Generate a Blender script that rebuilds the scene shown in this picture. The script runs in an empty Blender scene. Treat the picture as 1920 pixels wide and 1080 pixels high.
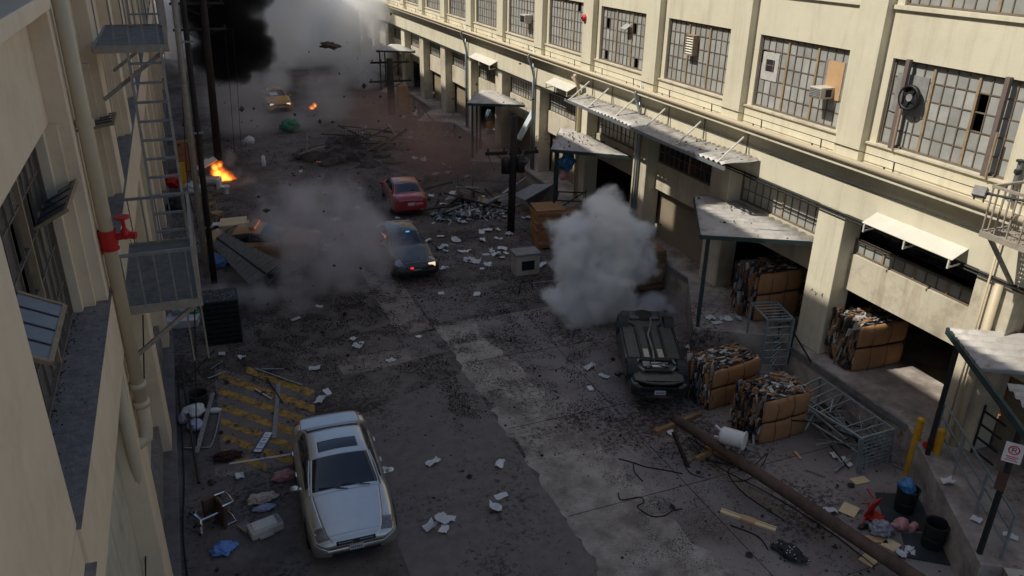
import bpy, bmesh, math, random
import numpy as np
from mathutils import Vector, Matrix, Euler, noise as mnoise
random.seed(7)
rng = np.random.default_rng(11)
scene = bpy.context.scene
COL = scene.collection

# ------------------------------------------------------------------ camera
FPX, CX, CY, CAMH = 1483.0, 960.0, 540.0, 12.0
RM = np.array([[0.92675467, -0.13876913, 0.34909728],
               [-0.37526547, -0.38493140, 0.84321032],
               [0.01736694, -0.91245326, -0.40881223]])   # rows: world axes seen by the camera
cam_data = bpy.data.cameras.new('camera')
cam = bpy.data.objects.new('camera', cam_data)
COL.objects.link(cam)
cam_data.sensor_width = 36.0
cam_data.lens = 36.0 * FPX / 1920.0
cam_data.clip_start = 0.1
cam_data.clip_end = 2000.0
cam.matrix_world = Matrix(((RM[0, 0], -RM[0, 1], -RM[0, 2], 0),
                           (RM[1, 0], -RM[1, 1], -RM[1, 2], 0),
                           (RM[2, 0], -RM[2, 1], -RM[2, 2], CAMH),
                           (0, 0, 0, 1)))
scene.camera = cam

# ------------------------------------------------------------------ light
SUN_DIR = Vector((0.39, -0.09, -0.50)).normalized()      # the way the light travels
world = bpy.data.worlds.new('World')
scene.world = world
world.use_nodes = True
wn = world.node_tree.nodes
wl = world.node_tree.links
sky = wn.new('ShaderNodeTexSky')
sky.sky_type = 'NISHITA'
sky.sun_disc = False
sky.sun_elevation = math.asin(-SUN_DIR.z)
sky.sun_rotation = math.atan2(-SUN_DIR.x, -SUN_DIR.y)
sky.air_density = 1.0
sky.dust_density = 1.6
bg = wn['Background']
bg.inputs['Strength'].default_value = 0.10
wl.new(sky.outputs['Color'], bg.inputs['Color'])
sun_data = bpy.data.lights.new('sun', 'SUN')
sun_data.energy = 3.7
sun_data.angle = math.radians(0.55)
sun_data.color = (1.0, 0.94, 0.82)
sun = bpy.data.objects.new('sun', sun_data)
COL.objects.link(sun)
sun.rotation_euler = SUN_DIR.to_track_quat('-Z', 'Y').to_euler()
sun.location = (-20, 10, 40)
vs = scene.view_settings
vs.view_transform = 'Standard'
vs.look = 'None'
vs.exposure = 0.3
vs.gamma = 1.0
vs.use_curve_mapping = False
scene.render.engine = 'CYCLES'
cy = scene.cycles
cy.max_bounces = 12
cy.diffuse_bounces = 4
cy.glossy_bounces = 3
cy.transmission_bounces = 4
cy.volume_bounces = 8
cy.volume_step_rate = 1.0
cy.volume_max_steps = 512
cy.transparent_max_bounces = 8
cy.use_denoising = True
cy.caustics_reflective = False
cy.caustics_refractive = False
cy.sample_clamp_indirect = 4.0

# ------------------------------------------------------------------ pixel -> place
def ray(u, v):
    return RM @ np.array([u - CX, v - CY, FPX])
def G(u, v, z=0.0):
    d = ray(u, v); t = (z - CAMH) / d[2]
    return Vector((d[0] * t, d[1] * t, z))
def OX(u, v, x):
    d = ray(u, v); t = x / d[0]
    return Vector((x, d[1] * t, CAMH + d[2] * t))
def OY(u, v, y):
    d = ray(u, v); t = y / d[1]
    return Vector((d[0] * t, y, CAMH + d[2] * t))

# ------------------------------------------------------------------ materials
MATS = {}
def mat(name, col, rough=0.75, metal=0.0, var=0.22, scale=3.0, bump=0.0, bscale=30.0, spec=0.4,
        coat=0.0, tint=None, tint_scale=1.2, tint_amt=0.5, rnd=0.0, coords='Object', tlo=0.5, thi=0.7, dirt=None, dlo=.55, dhi=.62, streak=None, samt=.5):
    m = bpy.data.materials.new(name)
    m.use_nodes = True
    nt = m.node_tree; N = nt.nodes; L = nt.links
    b = N['Principled BSDF']
    b.inputs['Roughness'].default_value = rough
    b.inputs['Metallic'].default_value = metal
    b.inputs['Specular IOR Level'].default_value = spec
    b.inputs['Coat Weight'].default_value = coat
    b.inputs['Coat Roughness'].default_value = 0.04
    tc = N.new('ShaderNodeTexCoord')
    out = tc.outputs[coords] if coords != 'World' else N.new('ShaderNodeNewGeometry').outputs['Position']
    n1 = N.new('ShaderNodeTexNoise'); n1.inputs['Scale'].default_value = scale
    n1.inputs['Detail'].default_value = 6; n1.inputs['Roughness'].default_value = 0.62
    L.new(out, n1.inputs['Vector'])
    r = N.new('ShaderNodeMapRange')
    r.inputs['From Min'].default_value = 0.25; r.inputs['From Max'].default_value = 0.75
    r.inputs['To Min'].default_value = 1 - var; r.inputs['To Max'].default_value = 1 + var
    L.new(n1.outputs['Fac'], r.inputs['Value'])
    mul = N.new('ShaderNodeVectorMath'); mul.operation = 'SCALE'
    rgb = N.new('ShaderNodeRGB'); rgb.outputs[0].default_value = (*col, 1)
    L.new(rgb.outputs[0], mul.inputs[0]); L.new(r.outputs[0], mul.inputs['Scale'])
    cur = mul.outputs[0]
    if tint is not None:
        n2 = N.new('ShaderNodeTexNoise'); n2.inputs['Scale'].default_value = tint_scale
        n2.inputs['Detail'].default_value = 8; n2.inputs['Roughness'].default_value = 0.7
        L.new(out, n2.inputs['Vector'])
        r2 = N.new('ShaderNodeMapRange'); r2.inputs['From Min'].default_value = tlo; r2.inputs['From Max'].default_value = thi
        r2.inputs['To Max'].default_value = tint_amt
        L.new(n2.outputs['Fac'], r2.inputs['Value'])
        mx = N.new('ShaderNodeMix'); mx.data_type = 'RGBA'
        L.new(r2.outputs[0], mx.inputs['Factor']); L.new(cur, mx.inputs['A'])
        mx.inputs['B'].default_value = (*tint, 1)
        cur = mx.outputs['Result']
    if streak is not None:    # rain streaks and grime running down the wall
        sc_ = N.new('ShaderNodeVectorMath'); sc_.operation = 'MULTIPLY'; sc_.inputs[1].default_value = (2.6, 2.6, .22); L.new(out, sc_.inputs[0])
        ns_ = N.new('ShaderNodeTexNoise'); ns_.inputs['Scale'].default_value = 1.0; ns_.inputs['Detail'].default_value = 9; ns_.inputs['Roughness'].default_value = .66
        L.new(sc_.outputs[0], ns_.inputs['Vector'])
        rs_ = N.new('ShaderNodeMapRange'); rs_.inputs['From Min'].default_value = .52; rs_.inputs['From Max'].default_value = .74; rs_.inputs['To Max'].default_value = samt
        L.new(ns_.outputs['Fac'], rs_.inputs['Value'])
        ms_ = N.new('ShaderNodeMix'); ms_.data_type = 'RGBA'; L.new(rs_.outputs[0], ms_.inputs['Factor']); L.new(cur, ms_.inputs['A']); ms_.inputs['B'].default_value = (*streak, 1)
        cur = ms_.outputs['Result']
    if dirt is not None:      # speckled soil, thick in some areas and thin in others
        na = N.new('ShaderNodeTexNoise'); na.inputs['Scale'].default_value = 0.30; na.inputs['Detail'].default_value = 4
        nb = N.new('ShaderNodeTexNoise'); nb.inputs['Scale'].default_value = 7.0; nb.inputs['Detail'].default_value = 10; nb.inputs['Roughness'].default_value = 0.78
        L.new(out, na.inputs['Vector']); L.new(out, nb.inputs['Vector'])
        ma = N.new('ShaderNodeMath'); ma.operation = 'MULTIPLY_ADD'; ma.inputs[1].default_value = 0.75; ma.inputs[2].default_value = -0.375
        L.new(na.outputs['Fac'], ma.inputs[0])
        ad = N.new('ShaderNodeMath'); ad.operation = 'ADD'; L.new(ma.outputs[0], ad.inputs[0]); L.new(nb.outputs['Fac'], ad.inputs[1])
        rd = N.new('ShaderNodeMapRange'); rd.inputs['From Min'].default_value = dlo; rd.inputs['From Max'].default_value = dhi; rd.inputs['To Max'].default_value = 0.92
        L.new(ad.outputs[0], rd.inputs['Value'])
        mxd = N.new('ShaderNodeMix'); mxd.data_type = 'RGBA'
        L.new(rd.outputs[0], mxd.inputs['Factor']); L.new(cur, mxd.inputs['A']); mxd.inputs['B'].default_value = (*dirt, 1)
        cur = mxd.outputs['Result']
    if rnd:
        oi = N.new('ShaderNodeObjectInfo')
        r3 = N.new('ShaderNodeMapRange'); r3.inputs['To Min'].default_value = 1 - rnd; r3.inputs['To Max'].default_value = 1 + rnd
        L.new(oi.outputs['Random'], r3.inputs['Value'])
        m3 = N.new('ShaderNodeVectorMath'); m3.operation = 'SCALE'
        L.new(cur, m3.inputs[0]); L.new(r3.outputs[0], m3.inputs['Scale'])
        cur = m3.outputs[0]
    L.new(cur, b.inputs['Base Color'])
    if bump:
        n4 = N.new('ShaderNodeTexNoise'); n4.inputs['Scale'].default_value = bscale
        n4.inputs['Detail'].default_value = 5
        L.new(out, n4.inputs['Vector'])
        bp = N.new('ShaderNodeBump'); bp.inputs['Strength'].default_value = bump; bp.inputs['Distance'].default_value = 0.02
        L.new(n4.outputs['Fac'], bp.inputs['Height']); L.new(bp.outputs[0], b.inputs['Normal'])
    MATS[name] = m
    return m
def emis(name, col, strength):
    m = bpy.data.materials.new(name); m.use_nodes = True
    b = m.node_tree.nodes['Principled BSDF']
    b.inputs['Base Color'].default_value = (*col, 1)
    b.inputs['Emission Color'].default_value = (*col, 1)
    b.inputs['Emission Strength'].default_value = strength
    MATS[name] = m
    return m

CREAM = (0.645, 0.60, 0.465)
mat('cream', CREAM, 0.7, var=0.07, scale=1.3, bump=0.15, bscale=14, tint=(0.42, 0.34, 0.22), tint_scale=0.9, tint_amt=0.35, streak=(0.30, 0.235, 0.165), samt=0.50, coords='World')
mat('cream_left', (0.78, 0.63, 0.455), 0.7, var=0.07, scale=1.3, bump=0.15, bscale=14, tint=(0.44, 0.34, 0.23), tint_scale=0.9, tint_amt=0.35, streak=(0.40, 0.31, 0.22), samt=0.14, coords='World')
# painted brick: the coursing shows only as faint relief
m = mat('cream_brick', CREAM, 0.72, var=0.06, scale=1.0, tint=(0.47, 0.39, 0.26), tint_scale=0.6, tint_amt=0.3, streak=(0.30, 0.235, 0.165), samt=0.38, coords='World')
_nt = m.node_tree
_g = _nt.nodes.new('ShaderNodeNewGeometry')
_mp = _nt.nodes.new('ShaderNodeSeparateXYZ'); _cb = _nt.nodes.new('ShaderNodeCombineXYZ')
_br = _nt.nodes.new('ShaderNodeTexBrick')
_br.inputs['Scale'].default_value = 1.0
_br.inputs['Brick Width'].default_value = 0.24; _br.inputs['Row Height'].default_value = 0.10; _br.inputs['Mortar Size'].default_value = 0.012
_br.inputs['Color1'].default_value = (1, 1, 1, 1); _br.inputs['Color2'].default_value = (0.9, 0.9, 0.9, 1); _br.inputs['Mortar'].default_value = (0, 0, 0, 1)
_bp = _nt.nodes.new('ShaderNodeBump'); _bp.inputs['Strength'].default_value = 0.14; _bp.inputs['Distance'].default_value = 0.012
_nt.links.new(_g.outputs['Position'], _mp.inputs[0])
_nt.links.new(_mp.outputs['Y'], _cb.inputs['X']); _nt.links.new(_mp.outputs['Z'], _cb.inputs['Y'])
_nt.links.new(_cb.outputs[0], _br.inputs['Vector']); _nt.links.new(_br.outputs['Color'], _bp.inputs['Height'])
_nt.links.new(_bp.outputs[0], _nt.nodes['Principled BSDF'].inputs['Normal'])
mat('cream_dirty', (0.56, 0.51, 0.40), 0.75, var=0.12, scale=1.1, bump=0.2, bscale=12, tint=(0.20, 0.16, 0.12), tint_scale=0.8, tint_amt=0.6, streak=(0.30, 0.235, 0.165), samt=0.70, coords='World')
mat('concrete_dirty', (0.27, 0.235, 0.22), 0.9, var=0.3, scale=2.0, bump=0.35, bscale=30, tint=(0.11, 0.088, 0.08), tint_scale=0.5, tint_amt=0.75, tlo=.42, thi=.62, dirt=(0.035, 0.026, 0.023), dlo=0.545, dhi=0.63, coords='World')
mat('concrete', (0.385, 0.34, 0.305), 0.85, var=0.25, scale=2.2, bump=0.3, bscale=35, tint=(0.15, 0.125, 0.112), tint_scale=0.8, tint_amt=0.85, tlo=.42, thi=.62, dirt=(0.035, 0.026, 0.023), dlo=0.565, dhi=0.67, coords='World')
mat('sill_concrete', (0.23, 0.205, 0.185), 0.9, var=0.35, scale=9, bump=0.5, bscale=45, tint=(0.10, 0.08, 0.07), tint_scale=2.2, tint_amt=0.6, coords='World')
mat('asphalt', (0.158, 0.134, 0.124), 0.9, var=0.28, scale=2.5, bump=0.4, bscale=60, tint=(0.045, 0.035, 0.031), tint_scale=0.35, tint_amt=0.85, tlo=.44, thi=.66, dirt=(0.035, 0.026, 0.023), dlo=0.53, dhi=0.61, coords='World')
mat('asphalt_patch', (0.166, 0.143, 0.134), 0.88, var=0.22, scale=3.0, bump=0.3, bscale=70, dirt=(0.035, 0.026, 0.023), dlo=0.565, dhi=0.67, coords='World')
mat('asphalt_pale', (0.25, 0.21, 0.19), 0.9, var=0.3, scale=3.5, bump=0.4, bscale=50, tint=(0.05, 0.04, 0.036), tint_scale=0.9, tint_amt=0.7, dirt=(0.035, 0.026, 0.023), dlo=0.55, dhi=0.63, coords='World')
mat('road_paint', (0.42, 0.24, 0.05), 0.8, var=0.3, scale=5, tint=(0.07, 0.058, 0.052), tint_scale=3.5, tint_amt=0.95, coords='World', tlo=0.45, thi=0.62)
mat('kerb', (0.17, 0.15, 0.14), 0.9, var=0.3, scale=4, bump=0.3, tint=(0.12, 0.05, 0.045), tint_scale=1.5, tint_amt=0.5, coords='World')
mat('dust', (0.040, 0.030, 0.026), 1.0, var=0.4, scale=6, coords='World')
mat('chunk', (0.040, 0.030, 0.026), 0.95, var=0.5, scale=5, bump=0.4, coords='World')
mat('rubble', (0.048, 0.042, 0.040), 0.95, var=0.5, scale=2.0, bump=0.6, bscale=12, coords='World')
mat('steel', (0.26, 0.27, 0.27), 0.55, metal=0.5, var=0.25, scale=8, tint=(0.16, 0.10, 0.07), tint_scale=3, tint_amt=0.6)
mat('galv', (0.36, 0.40, 0.43), 0.45, metal=0.7, var=0.2, scale=9)
mat('cart_steel', (0.29, 0.36, 0.39), 0.45, metal=0.55, var=0.25, scale=7, tint=(0.12, 0.09, 0.07), tint_scale=4, tint_amt=0.4)
mat('dark_metal', (0.030, 0.032, 0.033), 0.55, metal=0.4, var=0.3, scale=6)
mat('green_metal', (0.035, 0.06, 0.062), 0.5, metal=0.2, var=0.3, scale=6)
mat('corrugated', (0.45, 0.43, 0.40), 0.6, metal=0.15, var=0.16, scale=2.5, tint=(0.20, 0.15, 0.115), tint_scale=2.2, tint_amt=0.75, coords='World')
mat('escape_paint', (0.34, 0.30, 0.25), 0.65, metal=0.1, var=0.2, scale=6, tint=(0.18, 0.11, 0.075), tint_scale=4, tint_amt=0.5)
mat('muntin', (0.15, 0.118, 0.09), 0.8, var=0.25, scale=5, tint=(0.20, 0.16, 0.12), tint_scale=3, tint_amt=0.6, coords='World')
mat('frame_rust', (0.30, 0.215, 0.13), 0.8, var=0.25, scale=5, tint=(0.40, 0.33, 0.22), tint_scale=3, tint_amt=0.7, coords='World')
mat('pipe_paint', (0.55, 0.46, 0.32), 0.5, var=0.08, scale=2.0, tint=(0.38, 0.30, 0.2), tint_scale=2, tint_amt=0.4)
mat('white_paint', (0.60, 0.575, 0.50), 0.5, var=0.08, scale=3)
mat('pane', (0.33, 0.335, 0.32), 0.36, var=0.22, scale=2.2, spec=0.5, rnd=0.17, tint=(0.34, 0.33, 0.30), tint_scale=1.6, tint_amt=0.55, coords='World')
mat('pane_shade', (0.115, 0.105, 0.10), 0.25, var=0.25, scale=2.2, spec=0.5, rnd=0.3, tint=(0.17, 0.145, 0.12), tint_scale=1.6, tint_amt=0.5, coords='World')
mat('pane_dark', (0.03, 0.034, 0.038), 0.12, var=0.3, scale=2.2, spec=0.6, rnd=0.5)
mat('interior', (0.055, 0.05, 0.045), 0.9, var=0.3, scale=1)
mat('door_slat', (0.21, 0.17, 0.12), 0.6, var=0.12, scale=2, coords='World')
mat('cardboard', (0.33, 0.17, 0.075), 0.85, var=0.16, scale=3.0, bump=0.25, bscale=9, tint=(0.42, 0.25, 0.13), tint_scale=1.7, tint_amt=0.6)
mat('paper', (0.62, 0.63, 0.64), 0.8, var=0.06, scale=6, rnd=0.12)
mat('paper_cream', (0.66, 0.52, 0.30), 0.8, var=0.08, scale=5)
mat('strip_dark', (0.035, 0.033, 0.036), 0.8, var=0.4, scale=6)
mat('strip_grey', (0.24, 0.235, 0.23), 0.8, var=0.3, scale=6)
mat('strip_white', (0.46, 0.45, 0.43), 0.8, var=0.2, scale=6)
mat('strip_blue', (0.08, 0.13, 0.18), 0.8, var=0.3, scale=6)
mat('strip_brown', (0.20, 0.11, 0.06), 0.8, var=0.3, scale=6)
mat('wood', (0.23, 0.125, 0.06), 0.8, var=0.3, scale=5, bump=0.3, bscale=20)
mat('wood_pale', (0.40, 0.24, 0.11), 0.8, var=0.2, scale=5)
mat('pole_wood', (0.10, 0.062, 0.046), 0.85, var=0.35, scale=4, bump=0.5, bscale=18, tint=(0.045, 0.028, 0.022), tint_scale=1.2, tint_amt=0.8)
mat('pole_dark', (0.035, 0.026, 0.022), 0.9, var=0.35, scale=4, bump=0.4)
mat('rubber', (0.018, 0.018, 0.018), 0.85, var=0.2, scale=8)
mat('black_plastic', (0.012, 0.013, 0.014), 0.5, var=0.2, scale=8)
mat('mat_rubber', (0.022, 0.032, 0.036), 0.6, var=0.25, scale=3, tint=(0.06, 0.055, 0.05), tint_scale=2, tint_amt=0.5)
mat('yellow_paint', (0.62, 0.33, 0.02), 0.5, var=0.12, scale=4, tint=(0.35, 0.18, 0.03), tint_scale=3, tint_amt=0.6)
mat('red_paint', (0.50, 0.018, 0.016), 0.4, var=0.15, scale=5)
mat('blue_plastic', (0.05, 0.20, 0.42), 0.35, var=0.3, scale=4)
mat('blue_cloth', (0.14, 0.28, 0.62), 0.85, var=0.25, scale=6)
mat('pink_plastic', (0.52, 0.26, 0.25), 0.6, var=0.15, scale=6)
mat('white_bag', (0.60, 0.60, 0.60), 0.55, var=0.12, scale=5)
mat('lilac_cloth', (0.40, 0.40, 0.55), 0.85, var=0.15, scale=6)
mat('cream_cloth', (0.62, 0.48, 0.40), 0.85, var=0.25, scale=9)
mat('green_bag', (0.02, 0.20, 0.09), 0.45, var=0.2, scale=5)
mat('beige_plastic', (0.50, 0.46, 0.40), 0.5, var=0.1, scale=4, tint=(0.2, 0.17, 0.14), tint_scale=2, tint_amt=0.5)
mat('screen_dark', (0.02, 0.03, 0.035), 0.2, var=0.2)
mat('clear_bag', (0.26, 0.26, 0.30), 0.2, var=0.5, scale=9)
mat('maroon_cloth', (0.045, 0.014, 0.014), 0.95, var=0.3)
mat('brown_vinyl', (0.10, 0.055, 0.038), 0.5, var=0.2)
mat('chrome', (0.65, 0.65, 0.66), 0.15, metal=1.0, var=0.05)
mat('post_brown', (0.15, 0.115, 0.105), 0.7, var=0.2, scale=4)
mat('plywood', (0.50, 0.32, 0.17), 0.8, var=0.12, scale=4)
mat('car_silver', (0.56, 0.56, 0.53), 0.33, metal=0.92, var=0.02, coat=0.5, tint=(0.33, 0.29, 0.26), tint_scale=2.6, tint_amt=0.15, tlo=.48, thi=.72)
mat('car_black', (0.012, 0.017, 0.022), 0.3, var=0.1, coat=0.6, tint=(0.07, 0.06, 0.055), tint_scale=2.5, tint_amt=0.6)
mat('car_red', (0.34, 0.020, 0.026), 0.3, var=0.08, coat=0.8, tint=(0.12, 0.06, 0.05), tint_scale=2.0, tint_amt=0.5)
mat('car_dark', (0.030, 0.030, 0.033), 0.35, var=0.1, coat=0.6, tint=(0.10, 0.08, 0.07), tint_scale=1.6, tint_amt=0.5)
mat('car_yellow', (0.60, 0.28, 0.015), 0.4, var=0.1, coat=0.4, tint=(0.22, 0.12, 0.04), tint_scale=1.5, tint_amt=0.6)
mat('car_orange', (0.40, 0.20, 0.07), 0.45, var=0.1, coat=0.3, tint=(0.15, 0.09, 0.06), tint_scale=1.5, tint_amt=0.7)
mat('car_glass', (0.006, 0.012, 0.018), 0.03, var=0.05, spec=0.6, coat=0.25)
MATS['car_glass'].node_tree.nodes['Principled BSDF'].inputs['IOR'].default_value = 1.5
mat('lamp_clear', (0.16, 0.16, 0.16), 0.10, var=0.4, scale=14, coat=1.0, metal=0.3)
mat('lamp_red', (0.22, 0.01, 0.01), 0.2, var=0.2, coat=1.0)
mat('lamp_amber', (0.5, 0.16, 0.02), 0.2, var=0.2, coat=1.0)
mat('underbody', (0.11, 0.12, 0.12), 0.42, metal=0.6, var=0.35, scale=5, tint=(0.06, 0.045, 0.035), tint_scale=2.5, tint_amt=0.7)
mat('heat_shield', (0.62, 0.60, 0.54), 0.35, metal=0.8, var=0.2, scale=9)
mat('plate', (0.55, 0.52, 0.55), 0.4, var=0.05)
mat('sign_white', (0.75, 0.72, 0.70), 0.5, var=0.06)
mat('sign_blue', (0.05, 0.09, 0.20), 0.5, var=0.1)
mat('ink', (0.02, 0.02, 0.025), 0.7, var=0.1)
mat('mark_red', (0.55, 0.03, 0.03), 0.5, var=0.1)
mat('cable', (0.012, 0.011, 0.011), 0.7, var=0.2)
mat('porcelain', (0.66, 0.65, 0.63), 0.3, var=0.08, scale=5)
mat('roof_tar', (0.09, 0.085, 0.08), 0.9, var=0.3)
mat('ember', (0.5, 0.1, 0.01), 0.8)
emis('lamp_on', (1.0, 0.78, 0.5), 0.7)
emis('strobe_blue', (0.05, 0.40, 1.0), 0.8)
emis('strobe_red', (1.0, 0.03, 0.02), 0.9)
emis('ember_glow', (1.0, 0.25, 0.03), 2.0)

# ------------------------------------------------------------------ mesh helpers
class MB:
    def __init__(self):
        self.v = []; self.f = []; self.mi = []; self.cur = 0
    def add(self, vs, fs):
        o = len(self.v)
        self.v.extend(tuple(p) for p in vs)
        self.f.extend(tuple(i + o for i in f) for f in fs)
        self.mi.extend([self.cur] * len(fs))
        return self
    def box(self, c, s, rot=None):
        hx, hy, hz = s[0] / 2, s[1] / 2, s[2] / 2
        vs = [Vector((sx * hx, sy * hy, sz * hz)) for sz in (-1, 1) for sy in (-1, 1) for sx in (-1, 1)]
        if rot is not None:
            mt = rot.to_matrix() if isinstance(rot, Euler) else rot
            vs = [mt @ p for p in vs]
        c = Vector(c)
        return self.add([p + c for p in vs], [(0, 2, 3, 1), (4, 5, 7, 6), (0, 1, 5, 4), (2, 6, 7, 3), (0, 4, 6, 2), (1, 3, 7, 5)])
    def bx(self, x0, x1, y0, y1, z0, z1):
        return self.box(((x0 + x1) / 2, (y0 + y1) / 2, (z0 + z1) / 2), (abs(x1 - x0), abs(y1 - y0), abs(z1 - z0)))
    def bar(self, p, q, w, h=None, up=(0, 0, 1)):
        p = Vector(p); q = Vector(q); h = h or w
        d = q - p; L = d.length
        if L < 1e-6: return self
        d.normalize(); up = Vector(up)
        if abs(d.dot(up)) > 0.98: up = Vector((0, 1, 0))
        s = d.cross(up).normalized(); t = s.cross(d).normalized()
        return self.box((p + q) / 2, (w, L, h), Matrix((s, d, t)).transposed())
    def tube(self, p, q, r, n=8, r2=None, cap=True):
        return self.path([p, q], [r, r if r2 is None else r2], n, cap)
    def path(self, pts, r, n=8, cap=True):
        pts = [Vector(p) for p in pts]
        rs = r if isinstance(r, (list, tuple)) else [r] * len(pts)
        vs = []; fs = []
        ref = None
        for i, p in enumerate(pts):
            a = pts[max(i - 1, 0)]; b = pts[min(i + 1, len(pts) - 1)]
            d = (b - a)
            d = d.normalized() if d.length > 1e-9 else Vector((0, 0, 1))
            if ref is None:
                ref = Vector((0, 0, 1)) if abs(d.z) < 0.9 else Vector((1, 0, 0))
            s = d.cross(ref)
            if s.length < 1e-6: s = d.cross(Vector((0, 1, 0)))
            s.normalize(); t = d.cross(s).normalized(); ref = s.cross(d) * 1.0
            for k in range(n):
                a_ = 2 * math.pi * k / n
                vs.append(p + (s * math.cos(a_) + t * math.sin(a_)) * rs[i])
        for i in range(len(pts) - 1):
            for k in range(n):
                k2 = (k + 1) % n
                fs.append((i * n + k, i * n + k2, (i + 1) * n + k2, (i + 1) * n + k))
        if cap:
            fs.append(tuple(range(n - 1, -1, -1)))
            fs.append(tuple(range((len(pts) - 1) * n, len(pts) * n)))
        return self.add(vs, fs)
    def prism(self, poly, z0, z1):
        n = len(poly)
        ar = sum(poly[i][0] * poly[(i + 1) % n][1] - poly[(i + 1) % n][0] * poly[i][1] for i in range(n))
        if ar < 0: poly = poly[::-1]
        vs = [(p[0], p[1], z0) for p in poly] + [(p[0], p[1], z1) for p in poly]
        fs = [tuple(range(n - 1, -1, -1)), tuple(range(n, 2 * n))]
        fs += [(i, (i + 1) % n, n + (i + 1) % n, n + i) for i in range(n)]
        return self.add(vs, fs)
    def lathe(self, prof, n=20, c=(0, 0, 0), M=None):
        vs = []; fs = []
        for r, z in prof:
            for k in range(n):
                a = 2 * math.pi * k / n
                p = Vector((r * math.cos(a), r * math.sin(a), z))
                vs.append((M @ p if M is not None else p) + Vector(c))
        for i in range(len(prof) - 1):
            for k in range(n):
                k2 = (k + 1) % n
                fs.append((i * n + k, i * n + k2, (i + 1) * n + k2, (i + 1) * n + k))
        return self.add(vs, fs)
    def ball(self, c, r, sub=2, M=None):
        bm = bmesh.new(); bmesh.ops.create_icosphere(bm, subdivisions=sub, radius=1.0)
        rr = r if isinstance(r, (list, tuple)) else (r, r, r)
        vs = [Vector((v.co.x * rr[0], v.co.y * rr[1], v.co.z * rr[2])) for v in bm.verts]
        if M is not None: vs = [M @ p for p in vs]
        fs = [tuple(v.index for v in f.verts) for f in bm.faces]
        bm.free()
        return self.add([p + Vector(c) for p in vs], fs)
    def mesh(self, name, mats, smooth=False):
        me = bpy.data.meshes.new(name)
        me.from_pydata([tuple(p) for p in self.v], [], self.f)
        for mm in (mats if isinstance(mats, (list, tuple)) else [mats]):
            me.materials.append(MATS[mm] if isinstance(mm, str) else mm)
        if any(self.mi): me.polygons.foreach_set('material_index', self.mi)
        if smooth: me.polygons.foreach_set('use_smooth', [True] * len(self.f))
        me.update()
        return me
    def build(self, name, mats, parent=None, smooth=False, bevel=0.0, smooth_angle=None):
        o = bpy.data.objects.new(name, self.mesh(name, mats, smooth))
        COL.objects.link(o)
        if parent is not None: o.parent = parent
        if bevel:
            b = o.modifiers.new('bevel', 'BEVEL'); b.width = bevel; b.segments = 2; b.limit_method = 'ANGLE'
        return o

def tag(o, label, cat, group=None, kind=None):
    if label: o['label'] = label
    if cat: o['category'] = cat
    if group: o['group'] = group
    if kind: o['kind'] = kind
    return o
def thing(name, label, cat, loc=(0, 0, 0), rz=0.0, group=None, rot=None, sc=1.0):
    o = bpy.data.objects.new(name, None)
    COL.objects.link(o)
    o.empty_display_size = 0.3
    o.location = loc
    o.rotation_euler = rot if rot is not None else (0, 0, rz)
    o.scale = (sc, sc, sc)
    return tag(o, label, cat, group)
def struct(o, kind='structure'):
    o['kind'] = kind
    return o
def copy_tree(o, parent=None):
    c = o.copy(); COL.objects.link(c); c.parent = parent
    for ch in list(o.children): copy_tree(ch, c)
    return c
def smooth_by_angle(o, ang=35):
    me = o.data
    me.polygons.foreach_set('use_smooth', [True] * len(me.polygons))
    me.set_sharp_from_angle(angle=math.radians(ang)) if hasattr(me, 'set_sharp_from_angle') else None
    return o
# ================================================================== ground
def sheet(name, poly, z, m, kind='structure', jag=0.0, th=0.0):
    pts = []
    n = len(poly)
    for i in range(n):
        a = Vector(poly[i]); b = Vector(poly[(i + 1) % n])
        steps = max(1, int((b - a).length / 0.35)) if jag else 1
        for k in range(steps):
            p = a.lerp(b, k / steps)
            if jag and k: p = p + Vector((random.uniform(-jag, jag), random.uniform(-jag, jag)))
            pts.append((p.x, p.y))
    mb = MB(); mb.add([(p[0], p[1], z) for p in pts], [tuple(range(len(pts)))])
    o = mb.build(name, m)
    if o.data.polygons[0].normal.z < 0: o.data.flip_normals()
    return struct(o, kind)
sheet('road', [(-300, -60), (300, -60), (300, 900), (-300, 900)], 0.0, 'asphalt')
sheet('concrete_apron', [(7.6, -20), (15.7, -20), (15.7, 22.8), (7.4, 22.8)], 0.004, 'concrete_dirty', jag=0.03)
sheet('concrete_strip', [(6.62, -20), (9.3, -20), (9.2, 8), (8.9, 11.6), (8.5, 15.6), (7.9, 22.6), (6.58, 22.8)], 0.0062, 'concrete', jag=0.16)
sheet('road_patch', [(5.35, 22.6), (6.55, 22.6), (6.5, 34), (5.3, 34)], 0.004, 'asphalt_pale', jag=0.05)
sheet('road_patch', [(2.9, 10.2), (6.6, 10.9), (6.58, 19.5), (4.6, 18.9), (2.9, 18.2)], 0.008, 'asphalt_patch', jag=0.02)
sheet('road_patch', [(5.6, 10.7), (3.6, 10.7), (3.0, 4), (5.9, 4)], 0.012, 'asphalt_pale', jag=0.06)
sheet('road_patch', [(5.35, 20.9), (6.6, 20.9), (6.6, 22.4), (5.35, 22.2)], 0.0082, 'asphalt_patch', jag=0.02)
sheet('road_patch', [(6.7, 22.9), (9.6, 23.2), (9.4, 25.6), (6.6, 25.4)], 0.0082, 'asphalt_patch', jag=0.06)
sheet('road_patch', [(3.2, 20.6), (6.3, 20.8), (6.2, 21.6), (3.1, 21.5)], 0.006, 'asphalt_pale', jag=0.08)
sheet('road_patch', [(-0.6, 16.9), (2.0, 16.6), (2.0, 17.45), (-0.5, 17.7)], 0.006, 'asphalt_pale', jag=0.08)
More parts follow.
